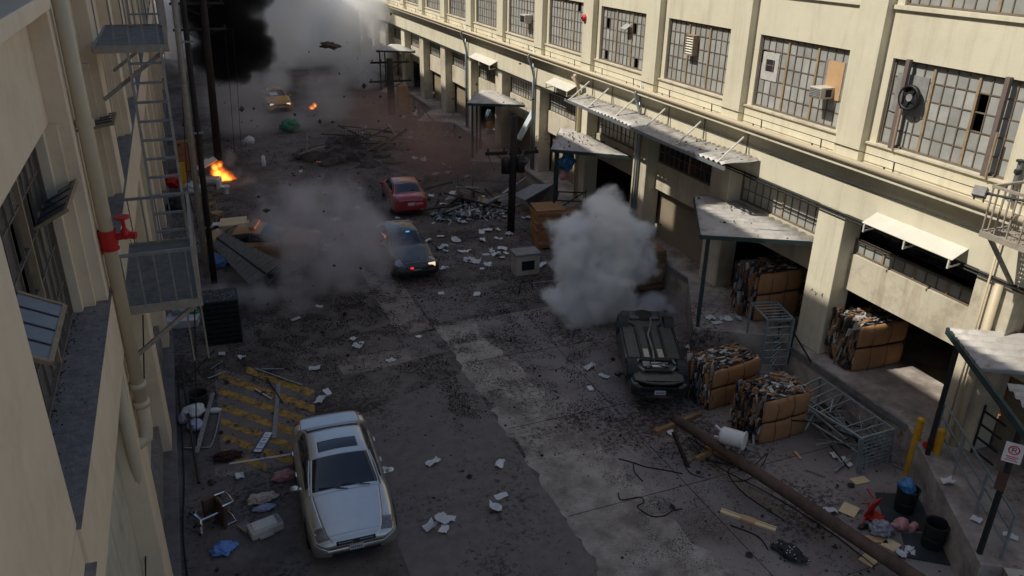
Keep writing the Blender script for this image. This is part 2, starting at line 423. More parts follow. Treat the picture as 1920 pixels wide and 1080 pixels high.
# joint lines sawn in the apron
mb = MB()
for y in (5.2, 8.9, 12.6, 16.3, 20.0): mb.bx(6.7, 15.5, y, y + 0.015, 0.006, 0.010)
mb.bx(9.85, 9.865, -5, 22.5, 0.0062, 0.0102)
struct(mb.build('concrete_joint', 'dust'))
# kerb and footway along the left building
mb = MB(); mb.bx(-1.75, -1.42, -20, 160, 0.0, 0.13); struct(mb.build('kerb', 'kerb', bevel=0.02))
mb = MB(); mb.bx(-3.2, -1.75, -20, 160, 0.0, 0.12); struct(mb.build('footway', 'sill_concrete'))
# yellow hatched box painted on the road: each bar a quad between two edge lines
hatch = thing('road_marking', 'worn yellow diagonal hatching painted on the road beside the silver car', 'marking')
hatch['kind'] = 'structure'
del hatch['category']
for i in range(7):
    v_ = 668 + 29 * i; x_ = 406 + 2.2 * i; xr = 590 if i < 6 else 500
    a = G(x_ + (55 if i == 0 else 0), v_ + (19 if i == 0 else 0)); b = G(x_ + (55 if i == 0 else 0), v_ + 13 + (19 if i == 0 else 0))
    c = G(xr, v_ + 15 + .35 * (xr - x_)); d = G(xr, v_ + .35 * (xr - x_))
    mb = MB(); mb.add([(p.x, p.y, 0.0142) for p in (a, b, c, d)], [(0, 1, 2, 3)])
    o = mb.build('paint_bar', 'road_paint', hatch)
    if o.data.polygons[0].normal.z < 0: o.data.flip_normals()
mb = MB()
mb.add([(p.x, p.y, 0.0100) for p in (G(402, 690), G(416, 868), G(590, 850), G(590, 735))], [(0, 1, 2, 3)])
o = mb.build('asphalt_bed', 'asphalt_patch', hatch)
if o.data.polygons[0].normal.z < 0: o.data.flip_normals()
mb = MB(); mb.bar(G(430, 870) + Vector((0, 0, .012)), G(560, 850) + Vector((0, 0, .012)), 0.07, 0.006)
mb.build('white_line', 'white_paint', hatch)

# ================================================================== windows
_unit = MB(); _unit.box((0, 0, 0), (1, 1, 1))
UNIT = {}
def unit_mesh(m):
    if m not in UNIT: UNIT[m] = _unit.mesh('pane_' + m, m)
    return UNIT[m]
def make_window(parent, x, y0, y1, z0, z1, nc, nr, out=-1, single=True, panem='pane', heavy=(), skip=(), framem='frame_rust', side='front'):
    """steel sash in the plane x; out = side the street is on"""
    mb = MB()
    t = 0.05
    mb.bx(x - t, x + t, y0, y1, z0, z0 + 0.05); mb.bx(x - t, x + t, y0, y1, z1 - 0.05, z1)
    mb.bx(x - t, x + t, y0, y0 + 0.05, z0 + 0.05, z1 - 0.05); mb.bx(x - t, x + t, y1 - 0.05, y1, z0 + 0.05, z1 - 0.05)
    ys = [y0 + (y1 - y0) * i / nc for i in range(nc + 1)]
    zs = [z0 + (z1 - z0) * j / nr for j in range(nr + 1)]
    for i in range(1, nc):
        if i in heavy: continue
        w, d = 0.013, 0.022
        mb.bx(x + out * 0.004 - d, x + out * 0.004 + d, ys[i] - w, ys[i] + w, z0 + 0.05, z1 - 0.05)
    for j in range(1, nr):
        mb.bx(x - 0.019, x + 0.019, y0 + 0.05, y1 - 0.05, zs[j] - 0.014, zs[j] + 0.014)
    w = mb.build('window', 'muntin' if framem == 'frame_rust' else framem, parent)
    for i in heavy:
        MB().bx(x + out * 0.004 - .045, x + out * 0.004 + .045, ys[i] - .033, ys[i] + .033, z0 + 0.05, z1 - 0.05).build('mullion', framem, w)
    pm = MB()
    for i in range(nc):
        for j in range(nr):
            if (i, j) in skip: continue
            c = (x - out * 0.002, (ys[i] + ys[i + 1]) / 2, (zs[j] + zs[j + 1]) / 2)
            s = (0.008, ys[1] - ys[0], zs[1] - zs[0])
            if single:
                o = bpy.data.objects.new('pane', unit_mesh(panem)); COL.objects.link(o); o.parent = w
                o.location = c; o.scale = s
                o.rotation_euler = (0, random.gauss(0, 0.012), random.gauss(0, 0.02))
            else:
                pm.box(c, s, Euler((0, random.gauss(0, 0.012), random.gauss(0, 0.02))))
    if not single and pm.v:
        pm.build('pane', panem, w)['kind'] = 'stuff'
    return w

# ================================================================== right warehouse
P0, BAY, NB = 15.30, 5.07, 26
XF, XW, XR = 16.0, 16.24, 16.46
KMIN = -3
rw = thing('warehouse', 'long sunlit cream warehouse with steel windows over loading docks', 'warehouse', (0, 0, 0))
YA = P0 + BAY * KMIN; YB = P0 + BAY * NB
def P(k): return P0 + BAY * k
# band beam, ledge and walls
mb = MB(); mb.bx(XF, XR + 0.3, YA, YB, 5.30, 6.60); mb.build('band_beam', 'cream_brick', rw)
mb = MB(); mb.bx(15.62, XR + 0.3, YA, YB, 6.602, 6.72); mb.build('ledge', 'cream', rw, bevel=0.015)
mb = MB(); mb.bx(XW - 0.05, XW + 0.35, YA, YB, 6.722, 7.22); mb.build('sill_wall', 'cream_brick', rw)
mb = MB(); mb.bx(XW - 0.11, XW + 0.35, YA, YB, 7.222, 7.27); mb.build('sill', 'cream_dirty', rw)
mb = MB(); mb.bx(XW, XW + 0.35, YA, YB, 9.38, 10.50); mb.build('spandrel', 'cream_brick', rw)
mb = MB(); mb.bx(XW - 0.07, XW + 0.35, YA, YB, 10.502, 10.60); mb.build('string_course', 'cream_brick', rw)
mb = MB(); mb.bx(XW, XW + 0.35, YA, YB, 12.75, 15.2); mb.build('parapet', 'cream_brick', rw)
for k in range(KMIN, NB):
    mb = MB(); mb.bx(XF + 0.0, XW + 0.33, P(k), P(k) + 0.88, 6.724, 14.6); mb.build('pilaster', 'cream_brick', rw)
    for ja, jb in ((P(k) + 0.88, P(k) + 1.17), (P(k) - 0.27, P(k))):
        for jz0, jz1 in ((7.272, 9.378), (10.602, 12.748)):
            if jz0 < 10 or k < 4: MB().bx(XW + 0.002, XW + 0.35, ja, jb, jz0, jz1).build('jamb', 'cream_brick', rw)
    mb = MB(); mb.bx(XF + 0.002, XR + 0.2, P(k), P(k) + 1.0, 1.0, 5.298); mb.build('column', 'cream_dirty' if k % 3 else 'cream', rw, bevel=0.02)
HOLES = {-1: {(3, 3), (3, 2)}, 0: {(11, 3)}, 1: {(8, 3)}, 2: {(10, 3), (10, 0), (3, 3), (2, 0)}, 3: {(2, 4)}}
for k in range(KMIN, NB):
    y0, y1 = P(k) + 1.17, P(k + 1) - 0.27
    near = -1 <= k <= 2
    if near or k == 3:
        make_window(rw, XW + 0.13, y0, y1, 7.272, 9.378, 12, 5, single=near, heavy=(4, 8), skip=HOLES.get(k, ()))
    else:
        make_window(rw, XW + 0.13, y0, y1, 7.272, 9.378, 10 if k < 8 else 8, 5, single=False, heavy=(4,))
    if k < 3:
        make_window(rw, XW + 0.13, y0, y1, 10.602, 12.748, 12, 5, single=False, heavy=(4, 8))
    # clerestory over the dock opening
    yl, yr = P(k) + 1.0, P(k + 1)
    mb = MB(); mb.bx(XR, XR + 0.28, yl, yr, 3.05, 4.10); mb.build('lintel', 'cream_dirty', rw)
    if k in (-1,):
        make_window(rw, XR + 0.12, yl, yr, 4.102, 4.52, 12, 1, single=True, panem='pane', heavy=(3, 6, 9))
        make_window(rw, XR + 0.55, yl, yr, 4.522, 5.298, 12, 2, single=True, panem='pane_dark', framem='dark_metal', heavy=(3, 6, 9))  # upper rows: dark panes and bars stand in for the visor's shadow
    elif k in (0, 2):
        make_window(rw, XR + 0.12, yl, yr, 4.102, 5.298, 12, 3, single=True, panem='pane', heavy=(6,))
    else:
        make_window(rw, XR + 0.12, yl, yr, 4.102, 5.298, 12, 3, single=False, panem='pane' if k > 2 else 'pane_dark', heavy=(6,))
    # dock door
    if k not in (-1, 0) and (k % 3 != 2 or k == -2):
        mb = MB()
        n = 26
        for i in range(n):
            z = 1.0 + 2.05 * i / n; z2 = 1.0 + 2.05 * (i + 1) / n; zm = z + (z2 - z) * .35
            mb.add([(XR + .30, yl, z), (XR + .30, yr, z), (XR + .27, yr, zm), (XR + .27, yl, zm), (XR + .30, yr, z2), (XR + .30, yl, z2)],
                   [(0, 3, 2, 1), (3, 5, 4, 2)])
        o = mb.build('roller_door', 'door_slat', rw); o['kind'] = 'stuff'
# rooms behind the openings
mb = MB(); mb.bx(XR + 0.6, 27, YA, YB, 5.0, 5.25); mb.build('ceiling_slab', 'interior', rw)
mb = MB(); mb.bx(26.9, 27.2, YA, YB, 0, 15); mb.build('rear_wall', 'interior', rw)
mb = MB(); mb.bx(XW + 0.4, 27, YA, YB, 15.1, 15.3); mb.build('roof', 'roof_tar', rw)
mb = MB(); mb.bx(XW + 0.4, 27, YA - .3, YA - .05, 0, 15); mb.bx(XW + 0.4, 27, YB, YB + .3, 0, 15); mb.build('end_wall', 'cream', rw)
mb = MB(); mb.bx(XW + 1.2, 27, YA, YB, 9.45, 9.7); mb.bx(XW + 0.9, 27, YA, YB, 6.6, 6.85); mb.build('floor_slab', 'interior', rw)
mb = MB(); mb.bx(15.60, 26.8, YA, YB, 0.0, 1.0); mb.build('dock_platform', 'concrete', rw)
mb = MB(); mb.bx(15.55, 15.598, YA, YB, 0.82, 0.99); mb.build('dock_edge_angle', 'steel', rw)
# skewed (saw-tooth) docks, one every second bay
SK = Vector((0.52, 0.854, 0)); SKN = Vector((0.854, -0.52, 0))
TIPS = [(13.02, 7.45), (13.5, 17.95), (13.5, 28.6), (13.5, 38.7), (13.5, 49.0), (13.5, 59.5)]
for tx, ty in TIPS:
    L1 = (15.6 - tx) / SK.x; L2 = (15.6 - tx) / SKN.x
    a = (15.6, ty + SK.y * L1); b = (15.6, ty + SKN.y * L2)
    mb = MB(); mb.prism([(tx, ty), (15.599, b[1]), (15.599, a[1])], 0.0, 0.999)
    mb.build('skewed_dock', 'concrete', rw)
# ledge pipe, conduits and cables
mb = MB()
mb.tube((15.62, YA, 6.80), (15.62, YB, 6.80), 0.085, 10)
mb.build('ledge_pipe', 'pipe_paint', rw, smooth=True)
mb = MB(); mb.tube((15.95, YA, 6.16), (15.95, YB, 6.16), 0.022, 6); mb.tube((15.96, YA, 5.27), (15.96, YB, 5.27), 0.03, 6); mb.tube((15.93, YA, 5.20), (15.93, YB, 5.20), 0.02, 6)
mb.build('conduit_run', 'dark_metal', rw)
mb = MB()
yy = 9.0
while yy < 75:
    mb.bar((16.0, yy, 6.72), (15.98, yy, 7.02), 0.025); mb.bar((15.70, yy + .02, 6.70), (15.70, yy + .02, 6.92), 0.03)
    yy += 2.55
mb.tube((15.98, 5, 7.02), (15.98, 90, 7.02), 0.011, 5)
mb.build('cable_standoffs', 'dark_metal', rw)
for k, dx in ((3, .15), (4, .2), (6, .3), (2, .12)):
    y = P(k) + 0.5
    mb = MB()
    if k == 3:
        mb.path([(15.5, y - .1, 6.55), (15.78, y + .1, 6.1), (15.9, y + .1, 5.7), (15.9, y + .1, 1.0)], 0.075, 8)
        mb.path([(15.6, y + .35, 6.4), (15.9, y + .35, 6.0), (15.9, y + .35, 3.4)], 0.04, 8)
    else:
        mb.path([(15.7, y, 6.9), (15.55, y, 6.6), (15.8, y, 6.0), (15.92, y, 5.5), (15.92, y, 1.0)], 0.06, 8)
        mb.path([(15.92, y + .2, 6.9), (15.92, y + .2, 1.0)], 0.035, 8)
    mb.build('downpipe', 'galv' if k != 3 else 'pipe_paint', rw, smooth=True)
# standpipe on the column by the open bay
mb = MB(); mb.path([(15.88, P(-1) + .35, 5.2), (15.88, P(-1) + .35, 1.0)], 0.09, 10); mb.path([(15.9, P(-1) + .62, 6.4), (15.9, P(-1) + .62, 1.3)], 0.025, 6)
mb.build('standpipe', 'pipe_paint', rw, smooth=True)
# graffiti strokes on the column face
c0 = OX(1520, 545, XF - .004)
mb = MB()
for dy, dz, pts in ((0, 0, [(0, 0), (.05, .09), (.1, .02)]), (-.17, -.03, [(0, .09), (.04, -.02), (.09, .08)]), (-.42, .02, [(0, 0), (.05, .1), (.06, -.03)])):
    mb.path([(XF - .004, c0.y + dy - a, c0.z + dz + b) for a, b in pts], 0.010, 4)
mb.build('graffiti', 'ink', rw)

# --- things fixed to the right facade
def corrug(poly, z, axis, wave=0.16, amp=None, slope=None, sag=0.0):
    """corrugated sheet over a convex plan polygon; ridges run along axis"""
    amp = wave * .13 if amp is None else amp
    ax = Vector((axis[0], axis[1])).normalized(); pv = Vector((-ax.y, ax.x))
    pts = [Vector(p) for p in poly]
    vmin = min(p.dot(pv) for p in pts); vmax = max(p.dot(pv) for p in pts)
    n = max(8, int((vmax - vmin) / wave * 6))
    vs = []; fs = []
    M_ = 4
    for i in range(n + 1):
        v = vmin + 1e-4 + (vmax - vmin - 2e-4) * i / n
        us = []
        for a, b in zip(pts, pts[1:] + pts[:1]):
            va, vb = a.dot(pv), b.dot(pv)
            if (va - v) * (vb - v) < 0:
                t = (v - va) / (vb - va); us.append(a.dot(ax) * (1 - t) + b.dot(ax) * t)
        if len(us) < 2: us = [us[0] if us else 0] * 2
        u0, u1 = min(us), max(us)
        for j in range(M_ + 1):
            u = u0 + (u1 - u0) * j / M_
            q = ax * u + pv * v
            zz = z(q.x, q.y) + amp * math.sin(2 * math.pi * v / wave)
            vs.append((q.x, q.y, zz))
    for i in range(n):
        for j in range(M_):
            a = i * (M_ + 1) + j
            fs.append((a, a + 1, a + M_ + 2, a + M_ + 1))
    mb = MB(); mb.add(vs, fs); return mb
def canopy(label, poly, zf, axis, legs, rim_idx, wave=0.16, m='corrugated', rimm='green_metal', drop=None):
    t = thing('dock_canopy', label, 'canopy', (poly[1][0], poly[1][1], 0), group='canopies over the skewed docks')
    off = Matrix.Translation((-poly[1][0], -poly[1][1], 0))
    def sh(mb):
        mb.v = [tuple(off @ Vector(p)) for p in mb.v]; return mb
    o = sh(corrug(poly, zf, axis, wave)).build('roof_sheet', m, t, smooth=True)
    o.modifiers.new('solid', 'SOLIDIFY').thickness = 0.006
    n = len(poly)
    for i in rim_idx:
        a = Vector((*poly[i], 0)); b = Vector((*poly[(i + 1) % n], 0))
        a.z = zf(a.x, a.y) - .07; b.z = zf(b.x, b.y) - .07
        sh(MB().bar(a, b, 0.06, 0.12)).build('rim', rimm, t)
    for i in range(3):
        f = (i + 1) / 4
        a = Vector(poly[1]).lerp(Vector(poly[2]), f); b = Vector((16.3, a.y - .6 * (16.3 - a.x)))
        sh(MB().bar((a.x, a.y, zf(a.x, a.y) - .08), (b.x, b.y, zf(b.x, b.y) - .08), 0.05, 0.09)).build('rafter', rimm, t)
    for (lx, ly) in legs:
        sh(MB().tube((lx, ly, 1.0), (lx, ly, zf(lx, ly) - .05), 0.055, 8)).build('leg', rimm, t)
    return t
def flat(z0, gx=0.0): return lambda x, y: z0 + gx * (x - 15)
polyA = [(16.42, 16.35), (13.42, 18.05), (15.35, 21.25), (16.42, 20.7)]
def zA(x, y):   # the near edge has buckled
    s = max(0.0, 1 - abs(y - 16.9) / 1.2) * max(0.0, min(1, (16.2 - x) / 1.0))
    return 4.06 - 0.16 * s
canopy('corrugated canopy over the dock with the tall steel rack beside its leg', polyA, zA, SKN, [(13.72, 18.05), (14.0, 18.45)], (0, 1), wave=0.30)
polyB = [(16.1, 26.75), (13.5, 28.75), (15.5, 32.1), (16.1, 31.6)]
canopy('plain canopy over the dock behind the white smoke plume', polyB, flat(4.02), SKN, [(13.8, 28.9), (14.2, 29.5)], (0, 1), wave=0.05)
polyC = [(16.1, 37.6), (13.4, 38.9), (15.4, 42.2), (16.1, 41.8)]
canopy('pale green canopy on dark legs farther down the dock row', polyC, flat(4.0), SKN, [(13.8, 39.2), (14.4, 40.2), (14.9, 41.0)], (0, 1), wave=0.05)
polyF = [(16.1, 58.3), (13.5, 59.6), (15.4, 62.8), (16.1, 62.4)]
canopy('farthest visible dock canopy fading into the pale smoke', polyF, flat(4.0), SKN, [(13.8, 59.9), (14.5, 61.2)], (0, 1), wave=0.05)
# near canopy, half its sheets gone
polyD = [(14.0, 7.15), (12.95, 7.3), (15.15, 10.95), (16.35, 10.45)]
tD = thing('dock_canopy', 'broken corrugated canopy with missing sheets at the right edge of the picture', 'canopy', (15, 9, 0), group='canopies over the skewed docks')
offD = Vector((-15, -9, 0))
def shD(mb): mb.v = [tuple(Vector(p) + offD) for p in mb.v]; return mb
def dpt(s, t, z=4.08):   # s along the skew edge from the far corner, t inwards
    p = Vector((15.15, 10.95, z)) - SK * s + SKN * t
    return p
q = [dpt(0, 0), dpt(1.75, 0.02), dpt(1.75, 3.4), dpt(0, 3.0)]
o = shD(corrug([(p.x, p.y) for p in q], flat(4.1), SKN, 0.30, 0.036)).build('roof_sheet', 'corrugated', tD, smooth=True); o.modifiers.new('s', 'SOLIDIFY').thickness = .006
q = [dpt(2.45, 0.3), dpt(4.6, 0.3), dpt(4.6, 3.2), dpt(2.45, 3.2)]
o = shD(corrug([(p.x, p.y) for p in q], flat(4.1), SKN, 0.30, 0.036)).build('roof_sheet', 'corrugated', tD, smooth=True); o.modifiers.new('s', 'SOLIDIFY').thickness = .006
shD(MB().bar(dpt(-.02, 0, 4.02), dpt(4.6, 0, 4.02), 0.07, 0.15)).build('rim', 'green_metal', tD)
shD(MB().bar(dpt(1.78, 0.05, 4.05), dpt(1.78, 3.3, 4.05), 0.05, 0.07)).build('rafter', 'galv', tD)
shD(MB().bar(dpt(1.8, 1.0, 4.0), dpt(4.6, 1.0, 4.0), 0.07, 0.10)).build('purlin', 'galv', tD)
shD(MB().bar(dpt(.9, 1.5, 4.15), dpt(1.6, 1.9, 4.15), 0.12, 0.03)).build('loose_batten', 'white_paint', tD)
for s, lab in ((0.45, None), (3.75, None)):
    p = dpt(s, .10)
    shD(MB().tube((p.x, p.y, 1.0), (p.x, p.y, 4.0), 0.06, 8)).build('leg', 'dark_metal', tD)
LEG2 = dpt(3.75, .10)

# long straight canopy hung on rods
tE = thing('wall_canopy', 'long narrow corrugated canopy hung on tie rods along the sunlit wall', 'canopy', (15.4, 25, 5.7))
def sE(mb): mb.v = [(a - 15.4, b - 25, c - 5.7) for a, b, c in mb.v]; return mb
o = sE(corrug([(15.98, 19.0), (14.78, 19.15), (14.78, 30.3), (15.98, 30.6)], lambda x, y: 5.70 + 0.08 * (x - 14.8) - .05 * math.sin(y * .9), (1, 0.03), 0.27, 0.034)).build('roof_sheet', 'corrugated', tE, smooth=True)
o.modifiers.new('s', 'SOLIDIFY').thickness = .006
sE(MB().bar((14.78, 19.1, 5.63), (14.78, 30.3, 5.66), .05, .11)).build('rim', 'galv', tE)
for y in (19.7, 22.0, 24.2, 26.3, 28.4, 30.1):
    sE(MB().tube((16.0, y, 6.55), (14.85, y - .12, 5.72), .03, 6)).build('tie_rod', 'white_paint', tE)
    sE(MB().bar((15.98, y + .02, 5.8), (15.98, y + .02, 6.58), .03)).build('rod_bracket', 'steel', tE)
# small sheet visors over the clerestories
def visor(label, y0, y1, z):
    t = thing('window_visor', label, 'visor', (15.9, y0, z))
    mb = MB(); mb.add([(.1, 0, .22), (-.35, 0, 0), (-.35, y1 - y0, 0), (.1, y1 - y0, .22)], [(0, 1, 2, 3)])
    o = mb.build('visor_sheet', 'white_paint', t); o.modifiers.new('s', 'SOLIDIFY').thickness = .02
    for f in (.03, .5, .97):
        MB().bar((-.33, (y1 - y0) * f, -.22), (-.33, (y1 - y0) * f, .0), .04).build('drop_bracket', 'white_paint', t)
        MB().bar((.09, (y1 - y0) * f, -.15), (-.33, (y1 - y0) * f, -.2), .03).build('visor_arm', 'white_paint', t)
v0 = OX(1625, 388, 15.6); v1 = OX(1795, 462, 15.6)
visor('white sheet visor over the clerestory of the open dock bay', v1.y, v0.y, 5.42)
v0 = OX(1024, 148, 15.6); v1 = OX(1066, 163, 15.6)
visor('small white visor above the long corrugated canopy', v1.y, v0.y, 5.7)
v0 = OX(880, 88, 15.6); v1 = OX(920, 105, 15.6)
visor('small white visor farther down above the row of dock openings', v1.y, v0.y, 5.42)
# air conditioner and plywood
pb = OX(1539, 187, XW + .07)
ac = thing('air_conditioner', 'boxy grey window air conditioner jutting out under a plywood sheet', 'air conditioner', (XW + .05, 17.08, 8.05))
MB().bx(-.42, .06, -.22, .22, 0, .30).build('case', 'beige_plastic', ac, bevel=.015)
MB().bx(-.432, -.42, -.2, .2, .03, .27).build('grille', 'strip_grey', ac)
for i in range(5): MB().bx(-.436, -.431, -.19, .19, .05 + i * .045, .06 + i * .045).build('grille_slat', 'dark_metal', ac)
MB().bx(-.25, -.05, -.224, -.219, .05, .25).build('side_vent', 'dark_metal', ac)
pw = thing('plywood_sheet', 'orange plywood sheet filling panes behind the air conditioner', 'board', (XW + .09, 16.95, 8.02))
MB().bx(0, .02, -.30, .30, 0, 1.0).build('board', 'plywood', pw)
MB().bx(-.004, .0, -.42, .42, 0.02, 1.02).build('backing_panel', 'strip_grey', pw).location = (.025, 0, 0)
wp = thing('window_panel', 'pale panel with a square black hole set in the window left of the air conditioner', 'panel', (XW + .10, 19.62, 8.1))
mb = MB(); mb.bx(0, .02, -.36, -.2, 0, .8); mb.bx(0, .02, .2, .36, 0, .8); mb.bx(0, .02, -.2, .2, 0, .25); mb.bx(0, .02, -.2, .2, .6, .8); mb.build('panel_board', 'strip_white', wp)
MB().bx(.02, .03, -.2, .2, .25, .6).build('hole_backing', 'ink', wp)
# louvre vent in the third window
p = OX(1297, 85, XW)
lv = thing('louvre_vent', 'white slatted louvre box standing out from a grey steel window', 'vent', (XW - .02, p.y, p.z - .32))
mb = MB(); mb.bx(-.10, .14, -.24, -.21, 0, .66); mb.bx(-.10, .14, .21, .24, 0, .66); mb.bx(-.10, .14, -.21, .21, 0, .03); mb.bx(-.10, .14, -.21, .21, .63, .66); mb.build('vent_box', 'frame_rust', lv)
for i in range(7): MB().box((-.06, 0, .08 + i * .083), (.09, .42, .012), Euler((0, -.7, 0))).build('slat', 'white_paint', lv)
MB().bx(.0, .01, -.21, .21, .03, .63).build('vent_back', 'ink', lv)
# exhaust fan in the nearest window
p = OX(1708, 183, XW - .02)
fn = thing('exhaust_fan', 'round black exhaust fan let into the nearest right hand window', 'fan', (XW - .02, p.y, p.z))
MX = Matrix.Rotation(math.radians(-90), 3, 'Y')
MB().lathe([(.27, .0), (.30, .0), (.30, .10), (.25, .10), (.25, .02)], 24, M=MX).build('fan_ring', 'black_plastic', fn, smooth=True)
MB().lathe([(.0, .02), (.25, .02)], 24, M=MX).build('fan_back', 'ink', fn)
MB().lathe([(0, .07), (.09, .07), (.09, .03)], 16, M=MX).build('fan_hub', 'strip_grey', fn)
for i in range(4):
    MB().box((-.05, .14 * math.cos(i * 1.57 + .4), .14 * math.sin(i * 1.57 + .4)), (.012, .18, .09), Euler((i * 1.57 + .4, .0, 0))).build('fan_blade', 'dark_metal', fn)
fp = thing('window_panel', 'blank pale sheet metal panel beside the round black fan', 'panel', (XW + .095, p.y + .1, p.z - .45))
MB().bx(0, .02, -.42, .52, 0, .95).build('panel_board', 'strip_grey', fp)
# steel posts across the nearest window
for u, v, lab in ((1703, 125, 'dark steel post crossing the nearest window beside the fan'), (1888, 165, 'dark steel post crossing the nearest window at its right end')):
    p = OX(u, v, XW - .06)
    t = thing('steel_post', lab, 'post', (XW - .06, p.y, 7.27))
    MB().bx(-.05, .05, -.055, .055, 0, 2.15).build('post_shaft', 'post_brown', t)
    MB().tube((-.08, -.12, 0), (-.08, -.12, 1.0), .03, 8).build('side_pipe', 'frame_rust', t)
# fire bell, tilted pane, second ac
p = OX(1096, 34, XF - .02)
bl = thing('fire_bell', 'round red alarm bell on a cream pilaster between windows', 'bell', (XF - .01, p.y, p.z))
MB().lathe([(.0, .12), (.08, .11), (.14, .07), (.16, .0)], 18, M=MX).build('gong', 'red_paint', bl, smooth=True)
MB().lathe([(.05, .0), (.05, .14), (0, .14)], 10, M=MX).build('gong_nut', 'dark_metal', bl)
p = OX(1176, 50, XW)
tp = thing('hopper_vent', 'small hopper vent tilted open in the window with broken panes', 'vent', (XW + .05, p.y, p.z - .1))
MB().box((-.12, 0, .1), (.3, .42, .02), Euler((0, -.6, 0))).build('vent_pane', 'pane', tp)
MB().box((-.12, -.22, .09), (.32, .025, .03), Euler((0, -.6, 0))).build('vent_stile', 'frame_rust', tp)
p = OX(990, 35, XW)
ac2 = thing('air_conditioner', 'small window air conditioner in a distant upper window', 'air conditioner', (XW + .05, p.y, p.z - .2))
MB().bx(-.35, .06, -.3, .3, 0, .4).build('case', 'beige_plastic', ac2, bevel=.02)
MB().bx(-.36, -.35, -.26, .26, .05, .35).build('grille', 'dark_metal', ac2)
# fire escape platform and floodlight at the right edge
pc = G(1838, 437, 6.55)
fe = thing('fire_escape', 'steel fire escape balcony jutting from the cream wall at the right edge', 'fire escape', (pc.x, pc.y, 6.55))
wx = 15.98 - pc.x
MB().bar((0, 0, 0), (0, -3.2, 0), .05, .12).build('front_beam', 'escape_paint', fe)
for yv in (0, -3.2): MB().bar((0, yv, 0), (wx, yv, 0), .05, .12).build('side_beam', 'escape_paint', fe)
for i in range(16): MB().bar((.05 + i * (wx - .1) / 15, -.03, .03), (.05 + i * (wx - .1) / 15, -3.17, .03), .028, .03).build('grating_bar', 'escape_paint', fe)
MB().bar((0, 0, 1.0), (0, -3.2, 1.0), .05).build('top_rail', 'escape_paint', fe)
MB().bar((0, 0, 1.0), (wx, 0, 1.0), .05).build('top_rail', 'escape_paint', fe)
for i in range(12): MB().bar((0, -i * .27 - .02, .05), (0, -i * .27 - .02, 1.0), .028).build('baluster', 'escape_paint', fe)
for i in range(1, 6): MB().bar((wx * i / 6, 0, .05), (wx * i / 6, 0, 1.0), .028).build('baluster', 'escape_paint', fe)
for yv in (-.15, -3.0): MB().bar((.1, yv, -.05), (wx - .03, yv, -1.25), .09, .06).build('brace', 'steel', fe)
fl = thing('floodlight', 'square grey floodlight on an arm beside the fire escape balcony', 'lamp', G(1838, 360, 7.5))
MB().box((0, 0, 0), (.22, .24, .2), Euler((0, .5, .4))).build('lamp_head', 'strip_grey', fl, bevel=.01)
MB().tube((.05, 0, -.02), (.15, -1.4, .12), .025, 6).build('lamp_arm', 'dark_metal', fl)
tr = thing('pipe_valve', 'small rusty pipe valve cluster on the wall above the floodlight', 'valve', OX(1905, 335, 15.9))
MB().tube((0, 0, -.5), (0, 0, .35), .05, 8).build('valve_pipe', 'steel', tr)
MB().lathe([(0, .4), (.09, .4), (.09, .36), (0, .36)], 12).build('hand_wheel', 'dark_metal', tr)
MB().ball((0, 0, .15), .09, 1).build('valve_body', 'dark_metal', tr)
# ================================================================== left warehouse (all in its own shade)
LF, LW = -1.53, -2.02          # pier face, window plane
lw = thing('warehouse', 'tall shaded cream warehouse with deep window sills along the left edge', 'warehouse', (0, 0, 0))
PIER = [(-3.0, 7.06)] + [(12.45 + 5.75 * i, 13.45 + 5.75 * i) for i in range(14)]
ZS, ZH = 6.77, 9.5            # sill and head of the window storey
LEND = PIER[-1][1]
def lpart(name, x0, x1, y0, y1, z0, z1, m='cream_left', bevel=0.012):
    return MB().bx(x0, x1, y0, y1, z0, z1).build(name, m, lw, bevel=bevel)
for a, b in PIER:
    lpart('pier', LW - .3, LF, a, b, 0.12, 5.70)
    lpart('pier', LW - .3, LF, a, b, ZS + .002, 25.2)
    # stepped jambs either side of the window
    if a > 0:
        lpart('jamb', LW - .3, LF - .16, a - .14, a - .002, ZS + .002, ZH, bevel=0)
        lpart('jamb', LW - .3, LF - .32, a - .30, a - .142, ZS + .002, ZH, bevel=0)
    lpart('jamb', LW - .3, LF - .16, b + .002, b + .14, ZS + .002, ZH, bevel=0)
lpart('sill_band', LW - .3, LF + .04, 7.0, LEND, 5.702, ZS - .012)
lpart('sill_top', LW - .3, LF + .042, 7.0, LEND, ZS - .010, ZS, m='sill_concrete', bevel=0)
lpart('low_ledge', LW - .3, LF + .10, -3, 6.998, 5.702, 6.33)
lpart('low_ledge_top', LW - .3, LF + .102, -3, 6.998, 6.332, 6.345, m='sill_concrete', bevel=0)
lpart('pier_foot', LW - .3, LF, -3, 7.06, 6.347, ZS, bevel=0)
